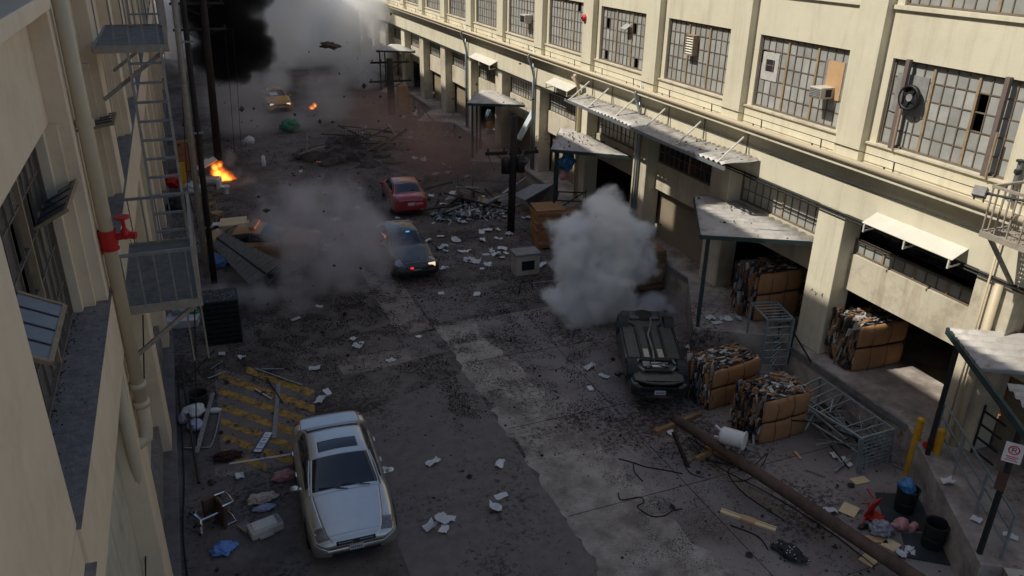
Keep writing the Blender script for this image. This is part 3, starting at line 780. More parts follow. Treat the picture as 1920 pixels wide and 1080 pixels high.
for (a, b), (c, d) in zip(PIER, PIER[1:]):
    lpart('spandrel', LW - .3, LF - .27, b + .003, c - .003, ZH + .002, 11.0)
    lpart('upper_sill', LW - .3, LF + .06, b + .003, c - .003, 11.002, 11.2)
    lpart('lower_wall', LW - .3, LF - .35, b + .003, c - .003, .9, 5.70, m='cream_dirty', bevel=0)
    lpart('plinth', LW - .3, LF - .20, b + .003, c - .003, .12, .898, m='sill_concrete', bevel=0)
    near = b < 16
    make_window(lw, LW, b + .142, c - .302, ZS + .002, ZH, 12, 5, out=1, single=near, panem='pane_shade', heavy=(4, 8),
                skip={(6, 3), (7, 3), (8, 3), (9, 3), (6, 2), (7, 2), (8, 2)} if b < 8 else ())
    for zz in (11.25, 14.8, 18.4, 22.0):
        if zz > 12: lpart('spandrel', LW - .3, LF - .03, b + .003, c - .003, zz - 1.3, zz - .002, bevel=0)
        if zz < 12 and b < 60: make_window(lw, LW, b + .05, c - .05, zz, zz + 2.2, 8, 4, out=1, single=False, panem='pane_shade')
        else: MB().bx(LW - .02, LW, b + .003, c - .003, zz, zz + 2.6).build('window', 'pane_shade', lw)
    lpart('spandrel', LW - .3, LF - .03, b + .003, c - .003, 24.6, 25.2, bevel=0)
lpart('roof', -14, LW - .3, -3, LEND, 25.0, 25.2, m='roof_tar', bevel=0)
lpart('rear_wall', -14, -13.8, -3, LEND, 0, 25, bevel=0)
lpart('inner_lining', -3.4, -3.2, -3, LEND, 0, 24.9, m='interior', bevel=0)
lpart('end_wall', -13.8, LW - .3, -3.2, -3.0, 0, 25.2, bevel=0)
lpart('end_wall', -13.8, LW - .3, LEND, LEND + .2, 0, 25.2, bevel=0)
lpart('roof_shade_block', -9, LW - .1, 24.6, 28.7, 25.202, 28.2, bevel=0)  # unseen roof block, added and sized to shade the roller door bay
# opened awning vents
def awning(label, u0, v0, w, d, tilt, zc, yc, ribs=3):
    t = thing('awning_vent', label, 'window', (LW + .03, yc, zc), rot=(0, -tilt, 0))
    # hangs from its top edge: local x out along the sash, y along the wall
    MB().bx(0, d, -w / 2, w / 2, -.012, .012).build('vent_glass', 'pane_shade', t)
    for e in (-w / 2, w / 2): MB().bx(0, d, e - .025, e + .025, -.022, .022).build('vent_stile', 'frame_rust', t)
    MB().bx(d - .025, d + .025, -w / 2, w / 2, -.024, .024).build('vent_rail', 'frame_rust', t)
    for i in range(1, ribs + 1): MB().bx(.02, d - .03, -w / 2 + i * w / (ribs + 1) - .013, -w / 2 + i * w / (ribs + 1) + .013, -.02, .02).build('glazing_bar', 'strip_dark', t)
    return t
awning('dark awning vent pushed out level from the shaded left window', 0, 0, 1.42, .44, .48, 8.5, 11.65)
awning('pale awning vent hanging open low on the nearest left window', 0, 0, 1.36, .47, -.5, 8.34, 8.57)
a = OX(185, 232, -1.7)
awning('small awning vent open in the next window along the left wall', 0, 0, 1.1, .6, .15, a.z, a.y)
# big riser pipe with a red hose valve
rp = thing('riser_pipe', 'fat cream standpipe climbing the left wall past the pier', 'pipe', (-1.40, 12.75, 5.0))
MB().tube((0, .05, -.35), (0, .1, 9.0), .105, 16).build('pipe_shaft', 'pipe_paint', rp, smooth=True)
for z in (.05, -.3): MB().tube((0, .05, z - .05), (0, .05, z + .05), .135, 16).build('coupling', 'pipe_paint', rp, smooth=True)
MB().path([(0, .05, -.35), (.0, .05, -.75), (-.02, -.02, -.95), (-.15, -.1, -1.0), (-.26, -.1, -.95)], .11, 12).build('elbow', 'pipe_paint', rp, smooth=True)
MB().tube((0, .1, 4.35), (0, .1, 4.45), .13, 16).build('coupling', 'pipe_paint', rp)
MB().path([(-.28, .3, -5), (-.22, -.6, 1.0)], .10, 12).build('lower_pipe', 'pipe_paint', rp, smooth=True)
for z in (.62, 2.4, 4.3): MB().bar((-.2, .08, z), (.0, .08, z), .06, .03).build('pipe_clamp', 'steel', rp)
vp = OX(200, 468, -1.40)
hv = thing('hose_valve', 'bright red fire hose valve and collar on the cream standpipe', 'valve', (-1.40, 12.83, vp.z))
MB().tube((0, 0, -.16), (0, 0, .16), .125, 18).build('collar', 'red_paint', hv, smooth=False)
for z in (-.16, .13): MB().tube((0, 0, z), (0, 0, z + .03), .14, 18).build('collar_lip', 'red_paint', hv)
MB().tube((.05, 0, .03), (.27, -.03, .05), .055, 10).build('outlet', 'red_paint', hv)
MB().ball((.25, -.03, .08), (.075, .075, .10), 2).build('valve_body', 'red_paint', hv, smooth=True)
MB().tube((.25, -.03, .1), (.25, -.03, .34), .03, 8).build('stem', 'red_paint', hv)
MB().lathe([(.0, .33), (.11, .33), (.125, .345), (.11, .36), (0, .36)], 14, c=(.25, -.03, 0)).build('hand_wheel', 'red_paint', hv)
MB().tube((.28, -.03, .06), (.40, -.06, .04), .06, 10).build('hose_cap', 'red_paint', hv)
MB().path([(.3, -.03, -.02), (.33, -.05, -.12), (.4, -.06, -.05)], .008, 5).build('chain', 'steel', hv)
# thin pipe running down by the pier foot
ca, cb_ = OY(268, 590, 15.5), OY(273, 1085, 12.2)
tp_ = thing('hanging_cable', 'thin dark cable hanging straight down in front of the left wall', 'cable', ca)
MB().path([(0, 0, 0), (cb_ - ca) * .5 + Vector((.02, 0, 0)), (cb_ - ca)], .013, 6).build('cable_line', 'cable', tp_)

# ------------------------------------------------------------------ left fire escape
fe = thing('fire_escape', 'rusting steel fire escape with grated balconies and ladder on the left wall', 'fire escape', (-0.9, 15, 0))
FE = []
def fb(name, p, q, w, h=None, m='escape_paint'):
    p = Vector(p) - Vector((-.9, 15, 0)); q = Vector(q) - Vector((-.9, 15, 0))
    return MB().bar(p, q, w, h).build(name, m, fe)
def balcony(x0, x1, y0, y1, z, nb=5, grate=.055, rail_far=True):
    for y in (y0, y1): fb('end_beam', (x0, y, z), (x1, y, z), .05, .14)
    fb('front_beam', (x1, y0 + .026, z), (x1, y1 - .026, z), .05, .14)
    fb('back_beam', (x0, y0 + .026, z), (x0, y1 - .026, z), .05, .10, 'steel')
    n = int((y1 - y0) / grate)
    mb = MB()
    for i in range(1, n): mb.bar((x0 + .9, y0 - 15 + i * (y1 - y0) / n, z + .02), (x1 + .9, y0 - 15 + i * (y1 - y0) / n, z + .02), .02, .035)
    o = mb.build('grating', 'steel', fe); o['kind'] = 'stuff'
    for f in (.3, .65): fb('grating_bearer', (x0 + (x1 - x0) * f, y0 + .03, z - .03), (x0 + (x1 - x0) * f, y1 - .03, z - .03), .04, .06)
    for y in (y0, y1):
        fb('top_rail', (x0, y, z + 1.0), (x1, y, z + 1.0), .05, .05, 'steel')
        for i in range(nb): fb('baluster', (x0 + (x1 - x0) * (i + .5) / nb, y, z + .07), (x0 + (x1 - x0) * (i + .5) / nb, y, z + .98), .025, .025, 'steel')
    fb('top_rail', (x1, y0 + .03, z + 1.0), (x1, y1 - .03, z + 1.0), .05, .05)
    for i in range(9): fb('baluster', (x1, y0 + (y1 - y0) * (i + .5) / 9, z + .07), (x1, y0 + (y1 - y0) * (i + .5) / 9, z + .98), .025)
    for y in (y0, y1): fb('corner_post', (x1, y, z - .07), (x1, y, z + 1.05), .07, .07)
    for y in (y0 + .1, y1 - .1): fb('brace', (x1 - .08, y, z - .08), (x0 + .02, y, z - .95), .07, .07)
balcony(-1.5, -.25, 13.70, 16.95, 6.0)
balcony(-1.5, -.20, 17.35, 21.2, 9.85)
for x in (-.93, -.34): fb('stringer', (x, 16.75, 6.1), (x + .02, 17.38, 9.9), .05, .09)
for i in range(10):
    f = (i + .6) / 10.5
    fb('rung', (-.93, 16.75 + .63 * f, 6.1 + 3.8 * f), (-.32, 16.75 + .63 * f, 6.1 + 3.8 * f), .10, .035, 'steel')
for x in (-.95, -.3): fb('stringer', (x, 20.9, 9.9), (x + .02, 22.6, 14.0), .05, .09)
for i in range(9):
    f = (i + .6) / 9.5
    fb('rung', (-.95, 20.9 + 1.7 * f, 9.9 + 4.1 * f), (-.28, 20.9 + 1.7 * f, 9.9 + 4.1 * f), .10, .035, 'steel')
# drop ladder and hanging counterweight cable
for x in (-.62, -.32): fb('drop_ladder_rail', (x, 16.9, 3.2), (x, 16.9, 6.0), .035)
fb('drop_cable', (-.26, 16.95, 6.0), (-.95, 18.1, 0.2), .02, .02, 'dark_metal')

# ------------------------------------------------------------------ utility poles
def crossarm(t, z, half, yaw, m='pole_dark', ins=4):
    d = Vector((math.cos(yaw), math.sin(yaw), 0))
    MB().bar(-d * half + Vector((0, 0, z)), d * half + Vector((0, 0, z)), .1, .13).build('crossarm', m, t)
    for i in range(ins):
        f = -0.9 + 1.8 * i / (ins - 1)
        MB().lathe([(.02, 0), (.05, .05), (.035, .1), (.05, .14), (0, .17)], 8, c=d * half * f + Vector((0, 0, z + .06))).build('insulator', 'dark_metal', t)
    MB().bar(d * half * .6 + Vector((0, 0, z - .05)), Vector((0, 0, z - .55)), .035).build('arm_brace', 'dark_metal', t)
    MB().bar(-d * half * .6 + Vector((0, 0, z - .05)), Vector((0, 0, z - .55)), .035).build('arm_brace', 'dark_metal', t)
t = thing('utility_pole', 'tall dark utility pole with a pale conduit in front of the left fire escape', 'utility pole', (.04, 28.9, 0))
MB().tube((0, 0, 0), (.42, 0, 13.5), .11, 12, .08).build('pole_shaft', 'pole_dark', t, smooth=True)
MB().tube((-.22, -.05, .3), (.14, -.05, 12.8), .10, 8).build('conduit', 'escape_paint', t, smooth=True)
for z in (2.2, 5.6, 8.6): MB().bar((-.3 + z * .03, -.05, z), (.2 + z * .03, -.05, z), .08, .06).build('conduit_clamp', 'steel', t)
crossarm(t, 10.4, 1.1, .2)
for i, (a, b) in enumerate(((.5, 8.0), (-.4, 7.2))):
    MB().path([(-.1, .1, b), (-.3 + a * .3, .2, b * .5), (-.25, .1, 2.0)], .012, 5).build('down_cable', 'cable', t)
t = thing('utility_pole', 'dark utility pole under the black smoke with hanging wires', 'utility pole', (1.23, 46.6, 0))
MB().tube((0, 0, 0), (.45, 0, 12), .22, 12, .15).build('pole_shaft', 'pole_dark', t, smooth=True)
crossarm(t, 7.1, 1.35, .05); crossarm(t, 8.4, 1.35, .05)
for x in (-.9, .9, 1.3):
    MB().path([(.3 + x, 0, 7.1), (.2 + x, 0, 4), (.1 + x * .9, 0, .4)], .014, 5).build('down_cable', 'cable', t)
t = thing('utility_pole', 'blackened broken utility pole stub with transformers beside the red sedan', 'utility pole', (12.47, 30.4, 0))
MB().path([(0, 0, 0), (.05, 0, 2.5), (.08, 0, 5.1)], [.17, .155, .13], 12).build('pole_shaft', 'pole_dark', t, smooth=True)
crossarm(t, 3.55, 1.15, -.15)
for x in (-.33, .35):
    MB().lathe([(0, 2.7), (.19, 2.72), (.2, 3.3), (.12, 3.4), (0, 3.42)], 14, c=(x, -.12, 0)).build('transformer_can', 'dark_metal', t, smooth=True)
    MB().tube((x, -.12, 3.4), (x + .12, -.2, 3.65), .03, 6).build('bushing', 'strip_grey', t)
for i in range(4): MB().path([(-1.1 + i * .7, 0, 3.55), (-.9 + i * .6, -.3, 2.9), (-.6 + i * .35, -.2, 3.2)], .013, 5).build('slack_wire', 'cable', t)
t = thing('utility_pole', 'far utility pole with two crossarms in front of the pale smoke', 'utility pole', (13.56, 55.9, 0))
MB().tube((0, 0, 0), (.0, 0, 3.9), .27, 12, .23).build('pole_shaft', 'pole_dark', t, smooth=True)
crossarm(t, 3.65, 1.35, -.05, ins=5); crossarm(t, 2.35, 1.5, -.05, ins=5)
MB().bx(.5, 1.2, -.2, .2, 0.2, 2.0).build('cabinet', 'wood_pale', t)
# ================================================================== cars
def pchip(xs, ys, x):
    xs = np.asarray(xs, float); ys = np.asarray(ys, float)
    o = np.argsort(xs); xs = xs[o]; ys = ys[o]
    h = np.diff(xs); d = np.diff(ys) / h
    m_ = np.zeros_like(ys)
    for i in range(1, len(xs) - 1):
        if d[i - 1] * d[i] > 0:
            w1 = 2 * h[i] + h[i - 1]; w2 = h[i] + 2 * h[i - 1]
            m_[i] = (w1 + w2) / (w1 / d[i - 1] + w2 / d[i])
    m_[0] = d[0]; m_[-1] = d[-1]
    x = np.clip(np.asarray(x, float), xs[0], xs[-1])
    k = np.clip(np.searchsorted(xs, x) - 1, 0, len(xs) - 2)
    t = (x - xs[k]) / h[k]
    return ((2 * t**3 - 3 * t**2 + 1) * ys[k] + (t**3 - 2 * t**2 + t) * h[k] * m_[k]
            + (-2 * t**3 + 3 * t**2) * ys[k + 1] + (t**3 - t**2) * h[k] * m_[k + 1])

SEDAN = dict(
    W=[(2.40, .52), (2.36, .66), (2.25, .78), (2.0, .86), (1.6, .90), (1.2, .912), (0, .912), (-1.2, .905), (-1.8, .88), (-2.15, .83), (-2.32, .76), (-2.40, .64)],
    zb=[(2.40, .30), (2.3, .22), (1.9, .2), (0, .2), (-1.9, .22), (-2.3, .28), (-2.4, .36)],
    zs=[(2.40, .54), (2.34, .63), (2.2, .69), (1.9, .755), (1.5, .82), (.95, .90), (0, .935), (-1, .965), (-1.6, .995), (-2.1, 1.0), (-2.33, .95), (-2.4, .80)],
    y4=[(2.40, .40), (2.3, .50), (2.0, .58), (1.5, .64), (.97, .69), (.9, .70), (.5, .655), (.1, .605), (-.3, .585), (-.9, .58), (-1.08, .595), (-1.6, .66), (-1.7, .675), (-2.1, .66), (-2.33, .58), (-2.4, .45)],
    z4=[(2.40, .58), (2.34, .675), (2.2, .735), (2.0, .785), (1.5, .875), (1.0, .955), (.9, .985), (.5, 1.18), (.1, 1.345), (-.3, 1.385), (-.9, 1.365), (-1.08, 1.325), (-1.6, 1.09), (-1.72, 1.045), (-2.1, 1.04), (-2.33, .985), (-2.4, .84)],
    zc=[(2.40, .60), (2.34, .70), (2.2, .765), (2.0, .82), (1.5, .915), (1.0, 1.0), (.9, 1.03), (.5, 1.23), (.1, 1.405), (-.3, 1.45), (-.9, 1.43), (-1.08, 1.385), (-1.6, 1.125), (-1.72, 1.075), (-2.1, 1.07), (-2.33, 1.015), (-2.4, .87)],
)
def make_car(name, label, paint, loc, heading, sc=0.91, flip=False, tilt=(0, 0), sunroof=False, boxy=0.0, glassm='car_glass',
             lamps='lamp_clear', emblem=False, detail=True, group=None, wide=1.0, taxi=False, plate='plate', crush=0.0):
    """car built in its own frame: +x forward, z up, wheels on z = 0"""
    rot = Euler((math.pi if flip else 0, 0, 0)).to_matrix()
    rz = Matrix.Rotation(heading, 3, 'Z')
    rt = Euler((tilt[0], tilt[1], 0)).to_matrix()
    root = thing(name, label, 'car', loc, group=group)
    root.rotation_euler = (rz @ rt @ rot).to_euler()
    root.scale = (sc, sc, sc)
    S = {k: [(x, v) for x, v in t] for k, t in SEDAN.items()}
    S['W'] = [(x, v * wide + (.07 if x > 2.1 else 0)) for x, v in S['W']]; S['y4'] = [(x, v * wide) for x, v in S['y4']]
    if boxy:
        S['zs'] = [(x, v + (0.07 * boxy if x > .9 else 0.03 * boxy)) for x, v in S['zs']]
        S['z4'] = [(x, v + (0.07 * boxy if x > .95 else 0.0)) for x, v in S['z4']]
        S['zc'] = [(x, v + (0.06 * boxy if x > .95 else 0.0)) for x, v in S['zc']]
        S['W'] = [(x, v + (0.10 * boxy if abs(x) > 2.2 else .03 * boxy)) for x, v in S['W']]
    seams_x = [2.24, 1.02, .92, .13, -.30, -1.05, -1.22, -1.64, -1.70, -2.0, 1.95, -2.34, .74]
    if sunroof: seams_x += [-.06, -.46]
    seams_v = [1.2, 3.6, 4.07, 4.14, 4.86, 5.0, 5.14]
    if sunroof: seams_v += [5.6]
    e = 0.006
    xs = set(np.round(np.linspace(-2.40, 2.40, 97), 4))
    for s in seams_x: xs = {x for x in xs if abs(x - s) > .012} | {round(s - e, 4), round(s, 4), round(s + e, 4)}
    xs = np.array(sorted(xs))
    vv = set(np.round(np.linspace(0, 7, 43), 4))
    ev = 0.02
    for s in seams_v: vv = {x for x in vv if abs(x - s) > .03} | {round(s - ev, 4), round(s, 4), round(s + ev, 4)}
    vv = np.array(sorted(vv))
    g = {k: pchip([a for a, _ in t], [b for _, b in t], xs) for k, t in S.items()}
    ctrl_y = np.stack([.80 * g['W'], .965 * g['W'], g['W'], .985 * g['W'], .90 * g['W'], g['y4'], .5 * g['y4'], 0 * xs], 1)
    ctrl_z = np.stack([g['zb'], g['zb'] + .06, g['zb'] + .42 * (g['zs'] - g['zb']), g['zs'] - .15, g['zs'], g['z4'],
                       g['zc'] - .25 * (g['zc'] - g['z4']), g['zc']], 1)
    Y = np.stack([pchip(range(8), ctrl_y[i], vv) for i in range(len(xs))])
    Z = np.stack([pchip(range(8), ctrl_z[i], vv) for i in range(len(xs))])
    # keep the spline flat at the centre line
    X = np.repeat(xs[:, None], len(vv), 1)
    if crush:   # roof and pillars pressed down
        for i in range(len(xs)):
            for j in range(len(vv)):
                if Z[i, j] > 1.0: Z[i, j] = 1.0 + (Z[i, j] - 1.0) * (1 - crush * (0.7 + .3 * math.sin(xs[i] * 5)))
    nx, nv = len(xs), len(vv)
    def region(x, v):
        if 1.02 < x < 2.24 and v > 5.0: return 'hood'
        if .13 < x < .92 and v > 5.14: return 'windscreen'
        if -1.64 < x < -1.05 and v > 5.14: return 'rear_window'
        if sunroof and -.46 < x < -.06 and v > 5.6: return 'sunroof'
        if -2.34 < x < -1.70 and v > 5.0: return 'boot_lid'
        if 4.14 < v < 4.86 and -.30 < x < .74: return 'side_window_front'
        if 4.14 < v < 4.86 and -1.22 < x < -.30: return 'side_window_rear'
        if 1.2 < v < 4.07 and -.30 < x < .92: return 'door_front'
        if 1.2 < v < 4.07 and -1.22 < x < -.30: return 'door_rear'
        if x > 1.95 and v < 3.6: return 'front_bumper'
        if x < -2.0 and v < 3.6: return 'rear_bumper'
        if 1.95 < x < 2.30 and 4.07 < v < 5.0: return 'headlamp'
        if x < -2.0 and 3.6 < v < 5.0: return 'tail_lamp'
        return 'body'
    reg = np.empty((nx - 1, nv - 1), object)
    for i in range(nx - 1):
        for j in range(nv - 1):
            reg[i, j] = region((xs[i] + xs[i + 1]) / 2, (vv[j] + vv[j + 1]) / 2)
    # grooves along the seams
    Pn = np.stack([X, Y, Z], 2)
    du = np.gradient(Pn, axis=0); dv = np.gradient(Pn, axis=1)
    Nn = np.cross(dv, du); Nn /= np.maximum(np.linalg.norm(Nn, axis=2, keepdims=True), 1e-9)
    c_ = Pn - np.array([0, 0, .7]); sgn = np.sign(np.sum(Nn * c_, axis=2, keepdims=True)); sgn[sgn == 0] = 1
    Nn *= sgn
    for i in range(nx):
        for j in range(nv):
            rr = {reg[a, b] for a in (i - 1, i) for b in (j - 1, j) if 0 <= a < nx - 1 and 0 <= b < nv - 1}
            if len(rr) > 1: Pn[i, j] -= Nn[i, j] * .014
    MATP = dict(hood=paint, windscreen=glassm, rear_window=glassm, sunroof=glassm, boot_lid=paint, side_window_front=glassm, side_window_rear=glassm,
                door_front=paint, door_rear=paint, front_bumper=paint, rear_bumper=paint, headlamp=lamps, tail_lamp='lamp_red', body=paint)
    central = ('hood', 'windscreen', 'rear_window', 'sunroof', 'boot_lid', 'front_bumper', 'rear_bumper', 'body')
    NM = dict(side_window_front='side_window', side_window_rear='side_window', door_front='door', door_rear='door')
    made = {}
    for r in MATP:
        cells = [(i, j) for i in range(nx - 1) for j in range(nv - 1) if reg[i, j] == r]
        if not cells: continue
        for sides in ([(1, -1)] if r in central else [(1,), (-1,)]):
            mb = MB(); idx = {}
            def vid(i, j, s):
                key = (i, j, s if j < nv - 1 else 0)
                if key not in idx:
                    idx[key] = len(mb.v); p = Pn[i, j]; mb.v.append((p[0], p[1] * s if j < nv - 1 else 0.0, p[2]))
                return idx[key]
            for s in sides:
                for i, j in cells:
                    f = (vid(i, j, s), vid(i, j + 1, s), vid(i + 1, j + 1, s), vid(i + 1, j, s))
                    f = tuple(dict.fromkeys(f))
                    if len(f) < 3: continue
                    mb.f.append(f if s == 1 else f[::-1]); mb.mi.append(0)
            if r in ('front_bumper', 'rear_bumper'):     # close the ends below the lamp line
                i = nx - 1 if r == 'front_bumper' else 0
                js = [j for j in range(nv) if vv[j] <= 3.6]
                ring = [vid(i, j, 1) for j in js] + [vid(i, j, -1) for j in reversed(js)]
                mb.f.append(tuple(ring) if r == 'front_bumper' else tuple(ring[::-1])); mb.mi.append(0)
            if r == 'body':
                for i in (0, nx - 1):
                    js = [j for j in range(nv) if vv[j] >= 3.58]
                    ring = [vid(i, j, 1) for j in js] + [vid(i, j, -1) for j in reversed(js[:-1])]
                    mb.f.append(tuple(ring) if i else tuple(ring[::-1])); mb.mi.append(0)
            o = mb.build(NM.get(r, r), MATP[r], root, smooth=True)
            bm = bmesh.new(); bm.from_mesh(o.data); bmesh.ops.recalc_face_normals(bm, faces=bm.faces); bm.to_mesh(o.data); bm.free()
            made[(r, sides[0])] = o
    # underside
    MB().bx(-2.2, 2.2, -.72, .72, .19, .23).build('floor_pan', 'underbody', root)
    # wheels
    for wx_ in (1.42, -1.30):
        for s in (-1, 1):
            MY = Matrix.Rotation(math.radians(-90 * s), 3, 'X')
            c = (wx_, s * (.70 + .91 * (wide - 1)), .315)
            w = MB().lathe([(.20, -.02), (.30, -.0), (.325, .03), (.33, .10), (.325, .17), (.30, .205), (.20, .21)], 24, c=c, M=MY).build('wheel', 'rubber', root, smooth=True)
            MB().lathe([(0, .19), (.05, .195), (.12, .175), (.20, .20), (.21, .16)], 20, c=c, M=MY).build('rim', 'galv', w)
            MB().lathe([(.0, -.1), (.39, -.1), (.39, .201), (.335, .201)], 24, c=(wx_, s * (.70 + .91 * (wide - 1)), .335), M=MY).build('wheel_arch', 'black_plastic', root)
    if detail:
        for s in (-1, 1):
            mr = MB().ball((.62, s * (1.02 + .91 * (wide - 1)), .98), (.085, .12, .075), 2).build('mirror', paint, root, smooth=True)
            MB().bar((.64, s * (.86 + .91 * (wide - 1)), .94), (.64, s * (.95 + .91 * (wide - 1)), .95), .08, .05).build('mirror_arm', paint, mr)
            for hx in (-.14, -1.05):
                MB().bar((hx - .09, s * .915 * wide, .80), (hx + .09, s * .915 * wide, .80), .03, .03).build('door_handle', paint, root)
            MB().path([(1.00, s * .74 * wide, .96), (.52, s * .70 * wide, 1.17), (.12, s * .64 * wide, 1.335)], .018, 6).build('pillar_trim', paint, root)
        # grille, plate, intake
        MB().bx(2.33, 2.415, -.44, .44, .565, .655).build('grille', 'black_plastic', root, bevel=.02)
        for z in (.59, .615, .64): MB().bx(2.40, 2.42, -.39, .39, z - .006, z + .004).build('grille_bar', 'chrome', root)
        MB().bx(2.38, 2.41, -.55, .55, .29, .38).build('lower_intake', 'black_plastic', root, bevel=.02)
        pl = MB().bx(2.395, 2.425, -.16, .16, .40, .53).build('number_plate', plate, root)
        mb = MB()
        for i in range(6): mb.bx(2.4255, 2.428, -.125 + i * .043, -.100 + i * .043, .435, .495)
        mb.build('plate_lettering', 'sign_blue', pl)
        pl = MB().bx(-2.425, -2.395, -.16, .16, .62, .76).build('number_plate', plate, root)
        for k, y in enumerate((.28, -.25)):
            MB().path([(1.02, y + .3, 1.005), (.93, y, 1.035), (.88, y - .36, 1.045)], .012, 5).build('wiper', 'black_plastic', root)
        if emblem:
            em = MB().bx(2.415, 2.43, -.075, .075, .575, .675).build('badge', 'black_plastic', root, bevel=.01)
            mb = MB()
            mb.bar((2.436, -.042, .595), (2.436, -.052, .66), .012, .012); mb.bar((2.436, .042, .595), (2.436, .052, .66), .012, .012)
            mb.bar((2.436, -.042, .622), (2.436, .042, .622), .012, .012)
            mb.build('badge_letter', 'chrome', em)
            for s in (-1, 1):
                MB().bx(2.05, 2.12, s * .86 - .03, s * .86 + .03, .70, .74).build('side_marker', 'lamp_amber', root, bevel=.01)
    return root
def heading(v): return math.atan2(v[1], v[0])
# parked silver sedan, nose to the camera
make_car('sedan', 'silver four door sedan with sunroof parked beside the yellow hatching', 'car_silver', (2.09, 15.12, 0.0), heading((-.045, -1)), sc=.92, sunroof=True, emblem=True, wide=1.14)
# police cruiser
pc_ = make_car('police_car', 'dark dusty police sedan with a flashing red grille light leaving the smoke', 'car_dark', (7.2, 28.75, 0.0), heading((-.03, -1)), sc=.93, boxy=1.0)
for s in (-1, 1): MB().box((2.30, s * .62, .66), (.16, .30, .15)).build('headlight', 'lamp_on' if s > 0 else 'lamp_clear', pc_, bevel=.02)
MB().box((2.46, -.22, .62), (.05, .12, .06)).build('grille_strobe', 'strobe_red', pc_, bevel=.01)
MB().box((.24, .15, 1.375), (.05, .16, .035), Euler((0, .4, 0))).build('dash_strobe', 'strobe_blue', pc_, bevel=.01)
MB().box((2.47, 0, .45), (.08, 1.5, .14)).build('bumper_bar', 'black_plastic', pc_, bevel=.03)
# red sedan from behind
make_car('sedan', 'dark red sedan seen from behind on the littered road', 'car_red', (9.1, 35.9, 0.0), heading((.10, 1)), sc=.93)
# taxis
tx = make_car('taxi', 'far yellow taxi facing the camera in the drifting smoke', 'car_yellow', (6.15, 61.0, 0.0), heading((.02, -1)), sc=.93, boxy=1.0)
for s in (-1, 1): MB().box((2.32, s * .62, .66), (.14, .28, .13)).build('headlight', 'lamp_on', tx, bevel=.02)
MB().box((-.3, 0, 1.50), (.25, .6, .16)).build('roof_sign', 'white_paint', tx, bevel=.02)
MB().box((.7, -.25, 1.17), (.4, .6, .02), Euler((0, .43, .2))).build('paper_on_glass', 'paper', tx)
tx = make_car('taxi', 'wrecked orange taxi half buried under roofing sheets in the grey smoke', 'car_orange', (2.1, 30.9, 0.05), heading((.95, -.35)), sc=.93, boxy=1.0, tilt=(0.05, -0.04), crush=.15)
MB().box((-.25, 0, 1.46), (.25, .9, .16)).build('roof_sign', 'car_orange', tx, bevel=.02)
for i in range(6): MB().ball((-.12, -.4 + i * .16, 1.47), .018, 1).build('roof_light', 'ember_glow', tx)
# overturned dark sedan: built upright, rolled onto its roof
UPL = Vector((11.72, 17.55, 0)); UPH = heading((-.40, -.92))
up = make_car('sedan', 'black sedan lying on its roof with its grimy underside showing', 'car_black', (UPL.x, UPL.y, 1.20), UPH, sc=.93, flip=True, tilt=(0, 0.035), crush=.35)
def ub(name, m, mb, **k): return mb.build(name, m, up, **k)
# local z is now downwards in the world; undersides sit at small z
ub('under_tray', 'underbody', MB().bx(-1.0, .95, -.80, -.42, .145, .19), bevel=.02)
ub('under_tray', 'underbody', MB().bx(-1.0, .95, .42, .80, .145, .19), bevel=.02)
ub('under_tray', 'underbody', MB().bx(-1.0, .95, -.34, -.10, .15, .19), bevel=.02)
ub('under_tray', 'underbody', MB().bx(-1.0, .95, .10, .34, .15, .19), bevel=.02)
for y in (-.38, .38): ub('frame_rail', 'car_black', MB().bx(-1.1, 1.25, y - .035, y + .035, .12, .19), bevel=.01)
for y in (-.86, .86): ub('sill_flange', 'car_black', MB().bx(-.95, 1.0, y - .03, y + .03, .14, .24), bevel=.01)
ub('drive_tunnel', 'black_plastic', MB().bx(-1.05, 1.2, -.095, .095, .17, .188))
ub('exhaust_pipe', 'steel', MB().path([(1.2, .05, .13), (.6, .0, .12), (-.4, .03, .12), (-1.1, -.15, .12), (-1.5, -.2, .12)], .035, 8), smooth=True)
for y in (-.22, .22): ub('heat_shield', 'heat_shield', MB().bx(.45, .93, y - .085, y + .085, .128, .148), bevel=.02)
ub('fuel_tank', 'underbody', MB().bx(-2.05, -1.55, -.52, .52, .10, .19), bevel=.05)
ub('spare_well', 'black_plastic', MB().lathe([(0, .09), (.3, .10), (.34, .19)], 20, c=(-1.82, 0, 0)))
ub('rear_axle', 'dark_metal', MB().tube((-1.30, -.68, .26), (-1.30, .68, .26), .05, 10))
for y in (-.45, .45):
    ub('trailing_arm', 'dark_metal', MB().path([(-1.0, y * .9, .14), (-1.15, y, .17), (-1.32, y * 1.2, .22)], .04, 8))
ub('front_subframe', 'dark_metal', MB().bar((1.15, -.52, .12), (1.15, .52, .12), .10, .07))
ub('front_subframe', 'dark_metal', MB().bar((1.75, -.42, .13), (1.75, .42, .13), .08, .06))
for y in (-.5, .5):
    ub('control_arm', 'steel', MB().path([(1.15, y, .11), (1.38, y * 1.3, .16), (1.62, y * 1.0, .12), (1.75, y * .8, .12)], .035, 8))
ub('engine_sump', 'heat_shield', MB().bx(1.28, 1.52, -.26, .16, .09, .2), bevel=.03)
ub('gearbox', 'steel', MB().bx(1.22, 1.5, .18, .42, .10, .2), bevel=.03)
for i in range(5): ub('engine_pipe', 'steel' if i % 2 else 'black_plastic', MB().path([(1.25 + .08 * i, -.35, .11), (1.4, -.05 + .06 * i, .09), (1.55 + .03 * i, .3, .12)], .022, 6))
ub('bumper_lip', 'car_black', MB().path([(1.85, -.80, .24), (2.2, -.70, .20), (2.36, -.35, .18), (2.39, 0, .175), (2.36, .35, .18), (2.2, .70, .20), (1.85, .80, .24)], .05, 8), smooth=True)
